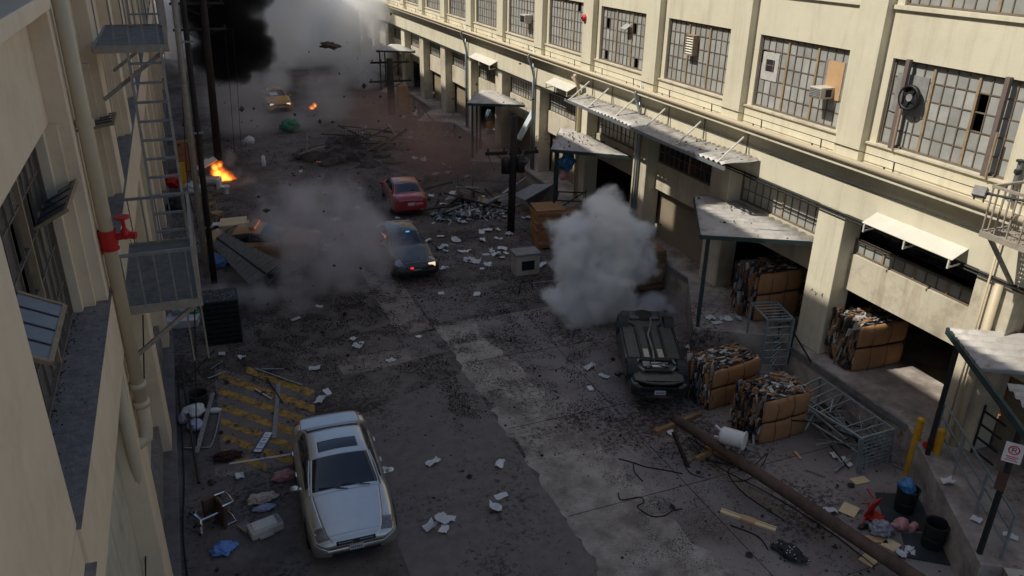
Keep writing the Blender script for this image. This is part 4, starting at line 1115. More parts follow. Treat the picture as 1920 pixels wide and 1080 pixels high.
# ================================================================== bales
def bale(label, loc, rz, L=1.55, W=1.25, H=1.25, seed=0, split=.5):
    """paper bale: two strapped cardboard-wrapped halves; open face on -x shows the layers"""
    r = random.Random(seed)
    t = thing('paper_bale', label, 'bale', loc, rz, group='strapped waste paper bales')
    # core
    MB().bx(.06, L - .05, .06, W - .06, .04, H - .10).build('core', 'strip_dark', t)
    # cardboard skins: bulging slabs on the +x, near (-y) and far sides, two courses high
    for z0, z1 in ((0.0, H * split - .02), (H * split + .02, H * .93)):
        n = 18; rings = []
        hh = z1 - z0
        for i in range(9):
            a = -math.pi / 2 + math.pi * i / 8
            rings.append((.10 * math.cos(a) ** .6 if abs(math.cos(a)) > 1e-6 else 0, z0 + hh / 2 + hh / 2 * math.sin(a) * (1.0)))
        pts = [(.18, W - .02), (L * .5, W), (L - .12, W - .02), (L - .02, W - .15), (L, W * .5), (L - .02, .15), (L - .12, .02), (L * .5, 0), (.12, .02)]
        path = []
        for a_, b_ in zip(pts, pts[1:]):
            for k in range(6): path.append(Vector(a_).lerp(Vector(b_), k / 6))
        path.append(Vector(pts[-1]))
        c = Vector((L / 2, W / 2))
        mb = MB(); vs = []; fs = []
        for i, p in enumerate(path):
            d = (p - c).normalized()
            w = .02 * mnoise.noise(Vector((i * .3 + seed, z0 * 3, 0)))
            crease = -.03 if i % 9 == 4 else 0
            for (o_, z) in rings:
                q = p + d * (o_ * .9 + w + crease)
                vs.append((q.x, q.y, z + .012 * mnoise.noise(Vector((i * .5, z * 5, seed)))))
        m_ = len(rings)
        for i in range(len(path) - 1):
            for j in range(m_ - 1):
                fs.append((i * m_ + j, i * m_ + j + 1, (i + 1) * m_ + j + 1, (i + 1) * m_ + j))
        mb.add(vs, fs)
        o = mb.build('cardboard_wrap', 'cardboard', t, smooth=True)
        o.modifiers.new('s', 'SOLIDIFY').thickness = .03
    # layered paper on the open end and top
    ms = ['strip_dark', 'strip_grey', 'strip_white', 'strip_blue', 'strip_brown', 'cardboard']
    mb = MB()
    for i in range(190):
        mb.cur = r.choices(range(6), (8, 4, 4, 1.5, 4, 6))[0]
        y = r.uniform(.02, W - .02); hgt = r.uniform(.14, .48); z = r.uniform(.0, H - hgt * .7)
        mb.box((r.uniform(-.06, .10), y, z + hgt / 2), (r.uniform(.06, .18), r.uniform(.008, .042), hgt), Euler((r.gauss(0, .12), r.gauss(0, .16), r.gauss(0, .35))))
    o = mb.build('paper_layers', ms, t); o['kind'] = 'stuff'
    mb = MB()
    for i in range(230):
        mb.cur = r.choices(range(6), (7, 4, 5, 1.5, 4, 6))[0]
        l = r.uniform(.10, .34)
        mb.box((r.uniform(.05, L - .12), r.uniform(.05, W - .05), H * .93 + r.uniform(-.05, .07)), (l, r.uniform(.02, .09), r.uniform(.008, .03)), Euler((r.gauss(0, .25), r.gauss(0, .2), r.gauss(0, .5))))
    o = mb.build('loose_top_paper', ms, t); o['kind'] = 'stuff'
    for f in (.3, .62):
        MB().path([(L * f, -.095, .02), (L * f, -.11, H * .25), (L * f, -.05, H * split), (L * f, -.11, H * .75), (L * f, .0, H * .96), (L * f, W, H * .96)], .008, 4).build('strap', 'dark_metal', t)
    return t
b = G(1425, 836); bale('cardboard paper bale standing clear in front of the toppled cage', (b.x - .1, b.y + .05, 0), .02, 1.62, 1.05, 1.38, 1, .46)
b = G(1330, 772); bale('cardboard paper bale wedged against the overturned black car', (b.x - .05, b.y + .05, 0), .13, 1.85, 1.05, 1.32, 2, .5)
b = G(1607, 695, 1.0); bale('sunlit paper bale on the dock inside the open bay', (b.x - .30, b.y, 1.0), -.05, 1.8, 1.0, 1.5, 3, .48)
b = G(1432, 600, 1.0); bale('paper bale in the shade under the corrugated canopy', (b.x - .5, b.y, 1.0), -.05, 1.7, 1.15, 1.75, 4, .52)
bale('dim paper bale deeper inside the bay under the corrugated canopy', (17.4, 17.2, 1.0), .05, 1.6, 1.2, 1.5, 5, .5)
# flattened cardboard stack deep in the open bay
cs = thing('cardboard_stack', 'dim stack of flattened cardboard deep in the open dock bay', 'cardboard', (18.6, 11.3, 1.0), .05)
for i in range(14): MB().box((random.uniform(-.08, .08), random.uniform(-.06, .06), .1 + i * .15), (1.5, 1.9, .13), Euler((random.gauss(0, .02), random.gauss(0, .02), random.gauss(0, .05)))).build('cardboard_sheet', 'cardboard', cs)

# ================================================================== stacked boards
def board_stack(label, loc, rz, L, W, n, th, tilt=0.0, m='wood_pale', cat='board stack', name='board_stack', jit=.04, z0=.1):
    t = thing(name, label, cat, loc, rz)
    z = z0
    for s in (-.4, 0, .4): MB().bx(s * L - .05, s * L + .05, -W / 2, W / 2, 0, z0).build('bearer', 'wood', t)
    for i in range(n):
        h = th * random.uniform(.7, 1.3)
        MB().box((random.uniform(-jit, jit), random.uniform(-jit, jit) + tilt * z, z + h / 2), (L * random.uniform(.96, 1.02), W * random.uniform(.96, 1.02), h * .92), Euler((random.gauss(0, .012), random.gauss(0, .012), random.gauss(0, .02)))).build('board', m, t)
        z += h
    return t
g = G(1037, 468); board_stack('leaning stack of brown cardboard sheets left of the white smoke', (g.x + .05, g.y + .6, 0), -.15, 1.25, 1.2, 16, .1, tilt=.08, m='cardboard')
board_stack('second stack of board sheets half hidden by the white smoke', (g.x + 1.05, g.y + .3, 0), .2, 1.1, 1.1, 14, .1, m='wood')
g = G(1228, 545); board_stack('stack of timber pallets right of the white smoke plume', (g.x - .35, g.y + .8, 0), -.1, 1.5, 1.5, 13, .12, m='wood')

# ================================================================== steel racks
def rack(label, loc, rz, L, W, H, rungs=9, m='cart_steel', rot=None, name='steel_rack', junk=True, panel=True):
    t = thing(name, label, 'rack', loc, rz, rot=rot)
    for x in (0, L):
        for y in (0, W): MB().bar((x, y, 0), (x, y, H), .05).build('upright', m, t)
    for y in (0, W):
        MB().bar((.025, y, H), (L - .025, y, H), .045).build('top_rail', m, t); MB().bar((.025, y, .12), (L - .025, y, .12), .045).build('bottom_rail', m, t)
    for x in (0, L):
        MB().bar((x, .025, H), (x, W - .025, H), .045).build('top_rail', m, t); MB().bar((x, .025, .12), (x, W - .025, .12), .045).build('bottom_rail', m, t)
    for i in range(1, rungs): MB().tube((.03, 0, H * i / rungs), (L - .03, 0, H * i / rungs), .017, 6).build('rung', m, t)
    for i in range(1, 6): MB().tube((.03, W * i / 6, H - .005), (L - .03, W * i / 6, H - .005), .015, 6).build('top_rung', m, t)
    if junk:
        for i in range(10):
            MB().bar((L - .02, .1 + .05 * i, H - .1 - .17 * i), (L - .3 - .02 * (i % 3), .3, H - .25 - .17 * i), .03).build('hook_arm', m, t)
    if panel: MB().bx(L - .01, L + .035, -.04, .06, 0, H).build('corner_plate', m, t)
    return t
g = G(1433, 702); rack('tall steel rack with horizontal rungs standing by the graffiti column', (14.62, 16.05, 0), -.25, .78, 1.15, 2.0, 8)
# toppled cage
A_, B_, C_, D_ = G(1510, 745, .75), G(1605, 707, .95), G(1677, 803, .95), G(1615, 890, 0.02)
cg = thing('wire_cage', 'crumpled steel cage trolley toppled against the dock beside the bales', 'cage', (14.4, 12.6, 0))
OC = Vector((14.4, 12.6, 0))
def cb(name, p, q, w=.035, m='cart_steel'): MB().bar(Vector(p) - OC, Vector(q) - OC, w).build(name, m, cg)
p1, p2, p3, p4 = G(1478, 738, .9), G(1538, 708, .95), G(1676, 805, 1.0), G(1615, 822, 1.0)
for a, b in ((p1, p2), (p2, p3), (p3, p4), (p4, p1)): cb('top_frame_bar', a, b, .045)
for i in range(1, 9):
    f = i / 9
    if i in (5, 6): continue
    cb('top_wire', p1.lerp(p4, f), p2.lerp(p3, f), .025)
fl = [Vector((p.x - .25, p.y - .2, 0.03)) for p in (p1, p2, p3, p4)]
cb('corner_post', p4, G(1610, 888), .09); cb('corner_post', p3, G(1668, 868), .05)
cb('corner_post', p2, (15.2, 14.2, .05), .05); cb('corner_post', p1, (14.0, 14.0, .05), .05)
q4, q3 = G(1610, 885), G(1668, 865)
for i in range(1, 9):
    f = i / 9; cb('side_wire', p4.lerp(q4, f), p3.lerp(q3, f), .022)
for i in range(1, 6):
    f = i / 6; cb('side_wire', p4.lerp(p3, f), q4.lerp(q3, f), .022)
cb('sagging_bar', p4, p1.lerp(p2, .5) + Vector((0, 0, -.3)), .04); cb('sagging_bar', p1 + Vector((0, 0, -.4)), q4 + Vector((0, 0, .5)), .035)
r = random.Random(5)
for i in range(46):
    c = Vector((r.uniform(13.9, 15.3), r.uniform(11.7, 14.0), r.uniform(.05, .55)))
    d = Vector((r.gauss(0, .35), r.gauss(0, .35), r.gauss(0, .13)))
    cb('loose_rod', c - d, c + d, r.choice((.02, .03, .045)), r.choice(('cart_steel', 'steel', 'dark_metal', 'galv')))
for i in range(5):
    c = Vector((r.uniform(14.0, 15.1), r.uniform(12.0, 13.4), r.uniform(.1, .4))) - OC
    MB().lathe([(.10, -.03), (.13, 0), (.10, .03)], 12, c=c, M=Euler((r.uniform(0, 3), r.uniform(0, 3), 0)).to_matrix()).build('castor', 'rubber', cg)
MB().box(Vector((14.8, 13.6, .35)) - OC, (.7, .5, .03), Euler((.5, .2, .3))).build('shelf_tray', 'dark_metal', cg)

# ================================================================== fallen pole
H0 = G(1268, 786, .75); H1 = G(1455, 925, .55)
d = (G(1690, 1078, .30) - H0)
fpz = thing('utility_pole', 'fallen wooden utility pole lying across the road with its white transformer', 'utility pole', H0)
Epole = d * 1.9; Epole.z = -H0.z + .17
MB().path([(0, 0, 0), Epole * .25, Epole * .5, Epole], [.125, .14, .15, .17], 14).build('pole_shaft', 'pole_wood', fpz, smooth=True)
dn = Epole.normalized(); sd = dn.cross(Vector((0, 0, 1))).normalized()
def onp(f, s=0, z=0): return Epole * f + sd * s + Vector((0, 0, z))
MB().bar(onp(.005, -.55, -.12), onp(.0, .75, -.1), .1, .12).build('crossarm', 'wood', fpz)
MB().bar(onp(.10, .55, -.25), onp(.10, -1.1, -.35), .09, .11).build('crossarm', 'wood', fpz)
MB().bar(onp(.02, .35, -.1), onp(.08, .45, -.75), .07, .09).build('prop_arm', 'pole_dark', fpz)
MB().bar(G(1322, 836, .12) - H0, G(1405, 884, .06) - H0, .09, .06).build('broken_brace', 'wood', fpz)
tc_ = onp(.14, -.15, .38)
Mx = (Matrix.Rotation(math.radians(90), 3, 'X'))
tm = Vector((1, 0, 0)).rotation_difference((dn + sd * -.35 + Vector((0, 0, .1))).normalized()).to_matrix() @ Matrix.Rotation(math.radians(90), 3, 'Y')
cn = MB().lathe([(0, -.30), (.17, -.29), (.20, -.25), (.20, .26), (.23, .27), (.23, .30), (0, .31)], 22, c=tc_, M=tm).build('transformer_can', 'porcelain', fpz); smooth_by_angle(cn)
for a in (-.10, .10):
    MB().tube(tc_ + tm @ Vector((a, 0, -.3)), tc_ + tm @ Vector((a * 1.6, .05, -.45)), .03, 8).build('bushing', 'porcelain', cn)
MB().bar(onp(.14, 0, .1), tc_, .08, .08).build('transformer_hanger', 'steel', fpz)
r = random.Random(9)
def wire(pts, rad=.012, label='black power cable trailing off the fallen pole'):
    return [Vector(p) for p in pts]
for k, pts in enumerate([
        [onp(.02, .3, -.1), G(1275, 840, .3) - H0, G(1300, 890, .02) - H0, G(1400, 900, .03) - H0, G(1440, 850, .3) - H0, onp(.2, 0, -.05)],
        [onp(.05, .1, 0), G(1340, 870, .25) - H0, G(1450, 930, .03) - H0, G(1560, 1000, .03) - H0, G(1640, 1062, .03) - H0],
        [onp(.18, .1, 0), G(1365, 885, .2) - H0, G(1395, 925, .03) - H0, G(1470, 975, .03) - H0],
        [onp(.12, .2, -.1), G(1330, 830, .3) - H0, G(1310, 850, .2) - H0, G(1340, 865, .1) - H0, G(1380, 868, .1) - H0, G(1400, 840, .3) - H0, onp(.16, 0, -.1)],
        [onp(.1, .2, -.1), G(1290, 820, .3) - H0, G(1330, 862, .05) - H0, G(1390, 872, .03) - H0]]):
    pp = []
    for i in range(len(pts) - 1):
        p0 = Vector(pts[max(i - 1, 0)]); p1_ = Vector(pts[i]); p2_ = Vector(pts[i + 1]); p3_ = Vector(pts[min(i + 2, len(pts) - 1)])
        for s in range(8):
            u = s / 8
            pp.append(.5 * ((2 * p1_) + (p2_ - p0) * u + (2 * p0 - 5 * p1_ + 4 * p2_ - p3_) * u * u + (3 * p1_ - p0 - 3 * p2_ + p3_) * u ** 3))
    pp.append(Vector(pts[-1]))
    MB().path(pp, .014, 5).build('trailing_wire', 'cable', fpz)
def spline(pts, n=8):
    pp = []
    for i in range(len(pts) - 1):
        p0 = Vector(pts[max(i - 1, 0)]); a = Vector(pts[i]); b = Vector(pts[i + 1]); p3 = Vector(pts[min(i + 2, len(pts) - 1)])
        for s in range(n):
            u = s / n
            pp.append(.5 * ((2 * a) + (b - p0) * u + (2 * p0 - 5 * a + 4 * b - p3) * u * u + (3 * a - p0 - 3 * b + p3) * u ** 3))
    pp.append(Vector(pts[-1])); return pp
def cable(label, px, rad=.014, m='cable', z=.02):
    pts = spline([G(u, v, z) for u, v in px])
    o = pts[0].copy()
    t = MB().path([p - o for p in pts], rad, 6).build('loose_cable', m, None)
    t.location = o
    return tag(t, label, 'cable')
cable('rusty kinked cable curling across the pale concrete', [(1160, 925), (1165, 937), (1200, 932), (1207, 942), (1195, 950), (1220, 967), (1245, 967), (1260, 958), (1280, 954)], .013, 'pole_dark')
cable('dark cable snaking over the debris near the fallen pole', [(1160, 860), (1190, 868), (1210, 875), (1250, 882), (1280, 888)], .014)
cable('short bent cable beside the snaking one on the concrete', [(1188, 868), (1190, 885), (1205, 902)], .013)
cable('long black cable running along the foot of the left building', [(332, 690), (340, 800), (345, 900), (343, 1000), (352, 1085)], .018)
cable('black cable ending in the scorched dirt at lower right', [(1370, 985), (1420, 1005), (1440, 1030)], .016)

# ================================================================== bollards, barrels, railing, dock fittings
for u, v, ut, vt, lab in ((1700, 888, 1728, 786, 'yellow steel bollard nearer the toppled cage'), (1737, 913, 1765, 808, 'yellow steel bollard nearer the dock railing, half behind a dark post')):
    g = G(u, v); top = OY(ut, vt, g.y)
    t = thing('bollard', lab, 'bollard', g)
    hgt = max(1.1, top.z)
    MB().tube((0, 0, 0), (.0, 0, hgt), .085, 14).build('bollard_post', 'yellow_paint', t)
    MB().lathe([(.085, hgt), (.06, hgt + .03), (0, hgt + .045)], 14).build('bollard_cap', 'yellow_paint', t)
def barrel(label, u, v, h=.62, r_=.24, m='black_plastic'):
    t = thing('litter_bin', label, 'bin', G(u, v))
    o = MB().lathe([(0, .02), (r_ * .85, .02), (r_ * .87, 0), (r_, h), (r_ + .015, h + .01), (r_ + .015, h + .03), (r_ - .015, h + .03), (r_ - .03, h - .02), (r_ * .82, .06), (0, .06)], 22).build('bin_shell', m, t); smooth_by_angle(o)
    MB().lathe([(r_ + .008, h * .5), (r_ + .0, h * .52)], 22).build('bin_hoop', 'dark_metal', t)
    return t
def crumple(name, label, cat, loc, size, m, seed=0, amp=.35, sub=4, freq=3.0, rz=0, parent=None, facet=False):
    bm = bmesh.new(); bmesh.ops.create_icosphere(bm, subdivisions=sub, radius=1.0)
    for v in bm.verts:
        n = mnoise.noise(v.co * freq * .5 + Vector((seed, 0, 0))) * 1.0 + abs(mnoise.noise(v.co * freq + Vector((0, seed, 3)))) * -.9 + mnoise.noise(v.co * freq * 2.3 + Vector((seed, 5, 3))) * .3
        v.co *= 1 + amp * n
        v.co = Vector((v.co.x * size[0], v.co.y * size[1], v.co.z * size[2]))
    zm = min(v.co.z for v in bm.verts)
    for v in bm.verts:
        v.co.z = max(v.co.z - zm * .75, 0.004) if parent is None else v.co.z
    me = bpy.data.meshes.new(name); bm.to_mesh(me); bm.free()
    me.materials.append(MATS[m]); me.polygons.foreach_set('use_smooth', [not facet] * len(me.polygons))
    o = bpy.data.objects.new(name, me); COL.objects.link(o); o.location = loc; o.rotation_euler = (0, 0, rz)
    if parent is not None: o.parent = parent
    else: tag(o, label, cat)
    return o
barrel('black litter bin with a blue bag slumped over its rim', 1693, 958)
barrel('empty black litter bin standing on the nearer rubber mat', 1745, 1025)
g = G(1693, 955); crumple('plastic_bag', 'shiny blue plastic bag slumped over a black bin rim', 'bag', (g.x - .05, g.y, .42), (.2, .2, .24), 'blue_plastic', 3)
def slab(name, label, cat, px, z0, th, m, parent=None):
    pts = [G(u, v, 0) for u, v in px]
    c = sum(pts, Vector()) / len(pts)
    mb = MB(); mb.prism([(p.x - c.x, p.y - c.y) for p in pts], 0, th)
    o = mb.build(name, m, None, bevel=min(th * .3, .01)); o.location = (c.x, c.y, z0)
    return tag(o, label, cat)
slab('rubber_mat', 'dark rubber mat under the bin with the blue bag', 'mat', [(1640, 925), (1735, 930), (1768, 985), (1742, 1000), (1660, 985)], .008, .03, 'mat_rubber')
slab('rubber_mat', 'dark rubber mat under the empty black bin', 'mat', [(1690, 1003), (1780, 1000), (1806, 1066), (1700, 1047)], .012, .035, 'mat_rubber')
# no-parking sign and red plate on the canopy leg
sg = thing('parking_sign', 'white no parking sign with a red circle on the dark canopy leg', 'sign', (LEG2.x, LEG2.y, 3.42), 0, sc=.78)
SH = Euler((0, 0, math.radians(8))).to_matrix()
sg.rotation_euler = (0, 0, math.radians(-52))
MB().bx(-.20, .20, -.085, -.075, -.27, .27).build('sign_plate', 'sign_white', sg)
MY_ = Matrix.Rotation(math.radians(90), 3, 'X')
MB().lathe([(.125, .088), (.095, .088)], 28, c=(-.0, 0, .08), M=MY_).build('red_ring', 'mark_red', sg)
mb = MB(); mb.bar((-.035, -.0868, .01), (-.035, -.0868, .15), .018, .002, up=(0, 1, 0)); mb.path([(-.035, -.0868, .145), (.03, -.0868, .14), (.04, -.0868, .11), (.03, -.0868, .08), (-.035, -.0868, .075)], .009, 4)
mb.build('letter_p', 'ink', sg)
MB().bar((-.075, -.089, .15), (.075, -.089, .01), .018, .002, up=(0, 1, 0)).build('red_slash', 'mark_red', sg)
mb = MB()
for i, w in enumerate((.13, .10)): mb.bx(-w, w, -.0872, -.0862, -.12 - i * .05, -.095 - i * .05)
mb.bx(-.14, .14, -.0872, -.0862, -.22, -.20)
mb.build('sign_text_bar', 'mark_red', sg)
rp_ = thing('reflector_plate', 'narrow dull red plate on the dark canopy leg below the sign', 'plate', (LEG2.x - .05, LEG2.y, 2.75), math.radians(-70))
MB().bx(-.09, .09, -.02, .0, -.2, .2).build('plate_face', 'brown_vinyl', rp_)
# railing on the near skewed dock
rl = thing('dock_railing', 'grey three rail railing along the skewed dock at lower right', 'railing', (13.2, 7.7, 1.0))
o0 = Vector((13.2, 7.7, 1.0))
def dk(s, t=.45, z=1.0): return Vector((13.02, 7.45, z)) + SK * s + SKN * t - o0
for s in (.25, 1.6, 2.95, 4.3): MB().bar(dk(s), dk(s, z=2.05), .045).build('post', 'cart_steel', rl)
for z in (1.35, 1.7, 2.05): MB().bar(dk(.25, z=z), dk(4.3, z=z), .035).build('rail', 'cart_steel', rl)
g = Vector((13.02, 7.45, 0)) + SKN * .75 - SK * .30
bxx = thing('concrete_pedestal', 'pale concrete pedestal marked with a blue X at the foot of the dock railing', 'box', (g.x, g.y, 0), math.radians(-31))  # concrete pedestal at the tip of the near skewed dock
MB().bx(-.33, .33, -.25, .25, 0, 1.0).build('box_body', 'concrete', bxx, bevel=.015)
MB().bx(-.35, .35, -.27, .27, 1.002, 1.03).build('box_lid', 'beige_plastic', bxx)
mb = MB(); mb.bar((-.13, -.1, 1.032), (.13, .1, 1.032), .05, .006); mb.bar((-.13, .1, 1.0325), (.13, -.1, 1.0325), .05, .006); mb.build('blue_cross', 'blue_plastic', bxx)
# red hydrant on the wall
g = OX(1755, 800, 15.5)
hy = thing('fire_hydrant', 'red wall hydrant valves behind the yellow bollards', 'hydrant', (15.45, P(-1) + .5, .5))
MB().tube((0, 0, -.5), (0, 0, .7), .09, 12).build('hydrant_barrel', 'red_paint', hy)
for z in (.2, .62):
    MB().ball((-.06, 0, z), .13, 2).build('valve_body', 'red_paint', hy, smooth=True)
    MB().tube((-.06, 0, z), (-.30, -.05, z), .07, 10).build('outlet', 'red_paint', hy)
    MB().tube((-.30, -.05, z), (-.36, -.06, z), .09, 10).build('outlet_cap', 'red_paint', hy)
# short wall rungs behind
lr = thing('wall_ladder', 'short dark wall rungs on the column behind the dock railing', 'ladder', (15.9, P(-1) - .25, 1.2))
for i in range(4): MB().bar((0, .12, i * .35), (-.1, -.5, i * .35), .04).build('rung', 'dark_metal', lr)
MB().bar((0, .12, -.1), (0, .12, 1.2), .04).build('side_rail', 'dark_metal', lr)
gr = thing('dock_handrail', 'bent dark handrail at the dock edge by the graffiti column', 'railing', (15.55, 15.95, 0))
for a, b in (((0, 0, .4), (.05, .0, 1.9)), ((.05, 0, 1.9), (-.1, .55, 1.95)), ((-.1, .55, 1.95), (.0, .55, 1.0)), ((.0, .5, 1.8), (.0, -.9, .95))):
    MB().bar(a, b, .035).build('rail_bar', 'dark_metal', gr)
# canopy B gate and bags
gt = thing('dock_gate', 'dark steel gate panel on the dock behind the smoke plume', 'gate', (14.2, 29.6, 1.0), -.45)
for z in (.1, .5, .9): MB().bar((0, 0, z), (1.3, 0, z), .05).build('gate_rail', 'dark_metal', gt)
for x in (0, 1.3): MB().bar((x, 0, 0), (x, 0, 1.0), .05).build('gate_post', 'dark_metal', gt)
MB().bar((.1, 0, .1), (1.2, 0, .9), .04).build('gate_brace', 'dark_metal', gt)
g = OY(1063, 300, 29.3)
crumple('plastic_bag', 'cluster of blue bags hung under the canopy behind the plume', 'bag', (g.x, g.y, g.z - .45), (.32, .3, .42), 'blue_plastic', 8, amp=.5)
crumple('cloth_bundle', 'red and white cloth bundle hanging below the blue bags', 'cloth', (g.x - .1, g.y, g.z - .85), (.22, .2, .25), 'pink_plastic', 9, amp=.5)
g = G(917, 250, 1.0)
hb = thing('rag_bundle', 'dark and yellow rags hung on the far dock under the pale green canopy', 'rags', g)
crumple('dark_rag', None, None, (0, 0, 1.1), (.22, .2, .4), 'strip_blue', 2, parent=hb); crumple('yellow_rag', None, None, (.05, 0, .55), (.2, .18, .38), 'yellow_paint', 4, parent=hb); crumple('pale_rag', None, None, (.02, 0, .2), (.22, .2, .2), 'strip_white', 5, parent=hb)
# loose metal chute leaning by the far dock
ch = thing('metal_chute', 'bent grey metal chute leaning against the dock left of the board stacks', 'chute', (0, 0, 0))
a, b, c, d = G(1037, 345, 1.9), G(985, 375, .9), G(1000, 395, .15), G(1040, 388, .8)
mb = MB(); mb.add([a, b, c, d], [(0, 1, 2, 3)]); o = mb.build('chute_sheet', 'steel', ch); o.modifiers.new('s', 'SOLIDIFY').thickness = .04
a2, b2, c2 = G(1000, 345, 1.2), G(960, 365, .5), G(985, 378, .8)
mb = MB(); mb.add([a, a2, b2, b], [(0, 1, 2, 3)]); o = mb.build('chute_side', 'steel', ch); o.modifiers.new('s', 'SOLIDIFY').thickness = .04
st = thing('metal_strut', 'pale bent steel chute hanging from a downpipe beside the far canopy', 'strut', (0, 0, 0))
MB().bar(OY(1003, 205, 36.5), OY(972, 262, 36.2), .32, .12).build('strut_bar', 'galv', st)

# ================================================================== objects in the road
mo = thing('monitor_cabinet', 'boxy off white computer monitor standing on the road left of the smoke', 'monitor', G(985, 516) + Vector((.1, .25, 0)), -.05)
MB().bx(-.48, .48, -.30, .35, 0, .80).build('cabinet', 'beige_plastic', mo, bevel=.03)
MB().bx(-.26, .26, -.315, -.30, .22, .60).build('screen', 'screen_dark', mo, bevel=.005)
MB().bx(-.52, .52, -.34, .4, .802, .90).build('cabinet_top', 'strip_grey', mo, bevel=.02)
wb = thing('filing_box', 'cream metal box with its lid askew beside the wrecked taxi', 'box', G(448, 468), -.25)
MB().bx(-.48, .48, -.40, .40, 0, 1.15).build('box_body', 'beige_plastic', wb, bevel=.02)
MB().box((-.1, .05, 1.19), (1.02, .88, .06), Euler((.03, -.04, .1))).build('box_lid', 'paper_cream', wb)
# crate stack
ck = thing('crate_stack', 'tall stack of black plastic crates on the road near the left wall', 'crates', G(424, 645) + Vector((0, .5, 0)), -.06)
for i in range(9):
    z = i * .165
    mb = MB()
    j = Vector((random.uniform(-.015, .015), random.uniform(-.015, .015), 0))
    for s in (-1, 1):
        mb.bx(-.52 + j.x, .52 + j.x, s * .50 - .015, s * .50 + .015, z, z + .055); mb.bx(-.52 + j.x, .52 + j.x, s * .50 - .015, s * .50 + .015, z + .10, z + .155)
        mb.bx(s * .52 - .015, s * .52 + .015, -.5, .5, z, z + .055); mb.bx(s * .52 - .015, s * .52 + .015, -.5, .5, z + .10, z + .155)
        for k in (-.5, -.25, 0, .25, .5):
            mb.bx(k * 1.02 - .02, k * 1.02 + .02, s * .50 - .012, s * .50 + .012, z + .055, z + .10)
            mb.bx(s * .52 - .012, s * .52 + .012, k - .02, k + .02, z + .055, z + .10)
    for k in range(7): mb.bx(-.5, .5, -.46 + k * .15, -.40 + k * .15, z + .002, z + .02)
    mb.build('crate', 'black_plastic', ck)
MB().bx(-.50, .50, -.48, .48, 9 * .165 - .02, 9 * .165).build('top_tray', 'dark_metal', ck)
mb = MB()
for i in range(70): mb.box((random.uniform(-.47, .47), random.uniform(-.45, .45), 9 * .165 + .005), (.03, .03, .012), Euler((0, 0, random.uniform(0, 3))))
mb.build('glass_crumbs', 'strip_grey', ck)['kind'] = 'stuff'
bx_ = thing('foam_box', 'white foam box by the kerb behind the crate stack', 'box', G(345, 612) + Vector((0, .2, 0)), -.2)
MB().bx(-.5, .5, -.35, .35, 0, .28).build('box_body', 'white_bag', bx_, bevel=.02)
crumple('paper_heap', 'crumpled white sheets piled on the foam box', 'paper', (G(345, 600).x, G(345, 600).y, .26), (.4, .3, .18), 'paper', 21, amp=.5)
crumple('plastic_bag', 'small green and yellow bag beside the crate stack', 'bag', G(368, 600), (.2, .2, .2), 'green_bag', 22)
# roofing sheets over the taxi
rs = thing('roofing_panel', 'large grey slatted roofing panel collapsed over the wrecked taxi', 'panel', (0, 0, 0))
c4 = [G(397, 458, .9), G(420, 436, 1.35), G(530, 492, 1.2), G(470, 535, .25)]
mb = MB(); mb.add(c4, [(0, 1, 2, 3)]); o = mb.build('panel_sheet', 'strip_grey', rs); o.modifiers.new('s', 'SOLIDIFY').thickness = .05
nrm = (c4[1] - c4[0]).cross(c4[2] - c4[0]).normalized(); nrm = nrm if nrm.z > 0 else -nrm
for i in range(13):
    f = (i + .5) / 13
    MB().bar(c4[0].lerp(c4[3], f) + nrm * .03, c4[1].lerp(c4[2], f) + nrm * .03, .05, .05).build('panel_slat', 'steel', rs)
MB().bar(c4[0].lerp(c4[1], .5) + nrm * .05, c4[3].lerp(c4[2], .5) + nrm * .05, .06, .06).build('panel_batten', 'dark_metal', rs)
rs2 = thing('roofing_panel', 'smaller broken roofing panel lying at the foot of the collapsed one', 'panel', (0, 0, 0))
c4 = [G(483, 505, .5), G(508, 482, .9), G(540, 500, .7), G(500, 535, .1)]
mb = MB(); mb.add(c4, [(0, 1, 2, 3)]); o = mb.build('panel_sheet', 'steel', rs2); o.modifiers.new('s', 'SOLIDIFY').thickness = .04
for i in range(7): MB().bar(c4[0].lerp(c4[3], (i + .5) / 7) + Vector((0, 0, .04)), c4[1].lerp(c4[2], (i + .5) / 7) + Vector((0, 0, .04)), .04, .04).build('panel_slat', 'dark_metal', rs2)
crumple('tarpaulin', 'dark rumpled tarpaulin beside the collapsed roofing panel', 'tarpaulin', G(545, 535) + Vector((.3, .3, 0)), (.9, .6, .35), 'strip_dark', 33, amp=.4)
# overturned office chair
oc = thing('office_chair', 'brown office chair tipped on its side with chrome arms', 'chair', G(408, 985), .35)
MB().box((.12, .0, .30), (.10, .52, .56), Euler((0, .12, 0))).build('seat', 'brown_vinyl', oc, bevel=.03)
MB().box((.05, .28, .36), (.46, .10, .52), Euler((0, .0, .15))).build('backrest', 'brown_vinyl', oc, bevel=.03)
for z in (.06, .60):
    MB().path([(.10, -.2, z), (.34, -.2, z), (.36, .05, z), (.34, .24, z), (.12, .26, z)], .018, 8).build('armrest', 'chrome', oc)
MB().tube((.06, 0, .32), (-.32, 0, .32), .03, 10).build('gas_post', 'chrome', oc)
for i in range(5):
    a = i * 2 * math.pi / 5 + .3
    e_ = (-.40, .27 * math.cos(a), .32 + .27 * math.sin(a))
    lg = MB().bar((-.33, 0, .32), e_, .035, .05).build('leg', 'chrome', oc)
    MB().ball((e_[0] - .04, e_[1], max(e_[2], .04)), .035, 1).build('castor', 'rubber', lg)
pr = thing('desk_printer', 'beige desk printer with a pale flat lid lying on the road', 'printer', G(500, 1003) + Vector((0, .15, 0)), .22)
MB().bx(-.36, .36, -.20, .20, 0, .20).build('case', 'beige_plastic', pr, bevel=.04)
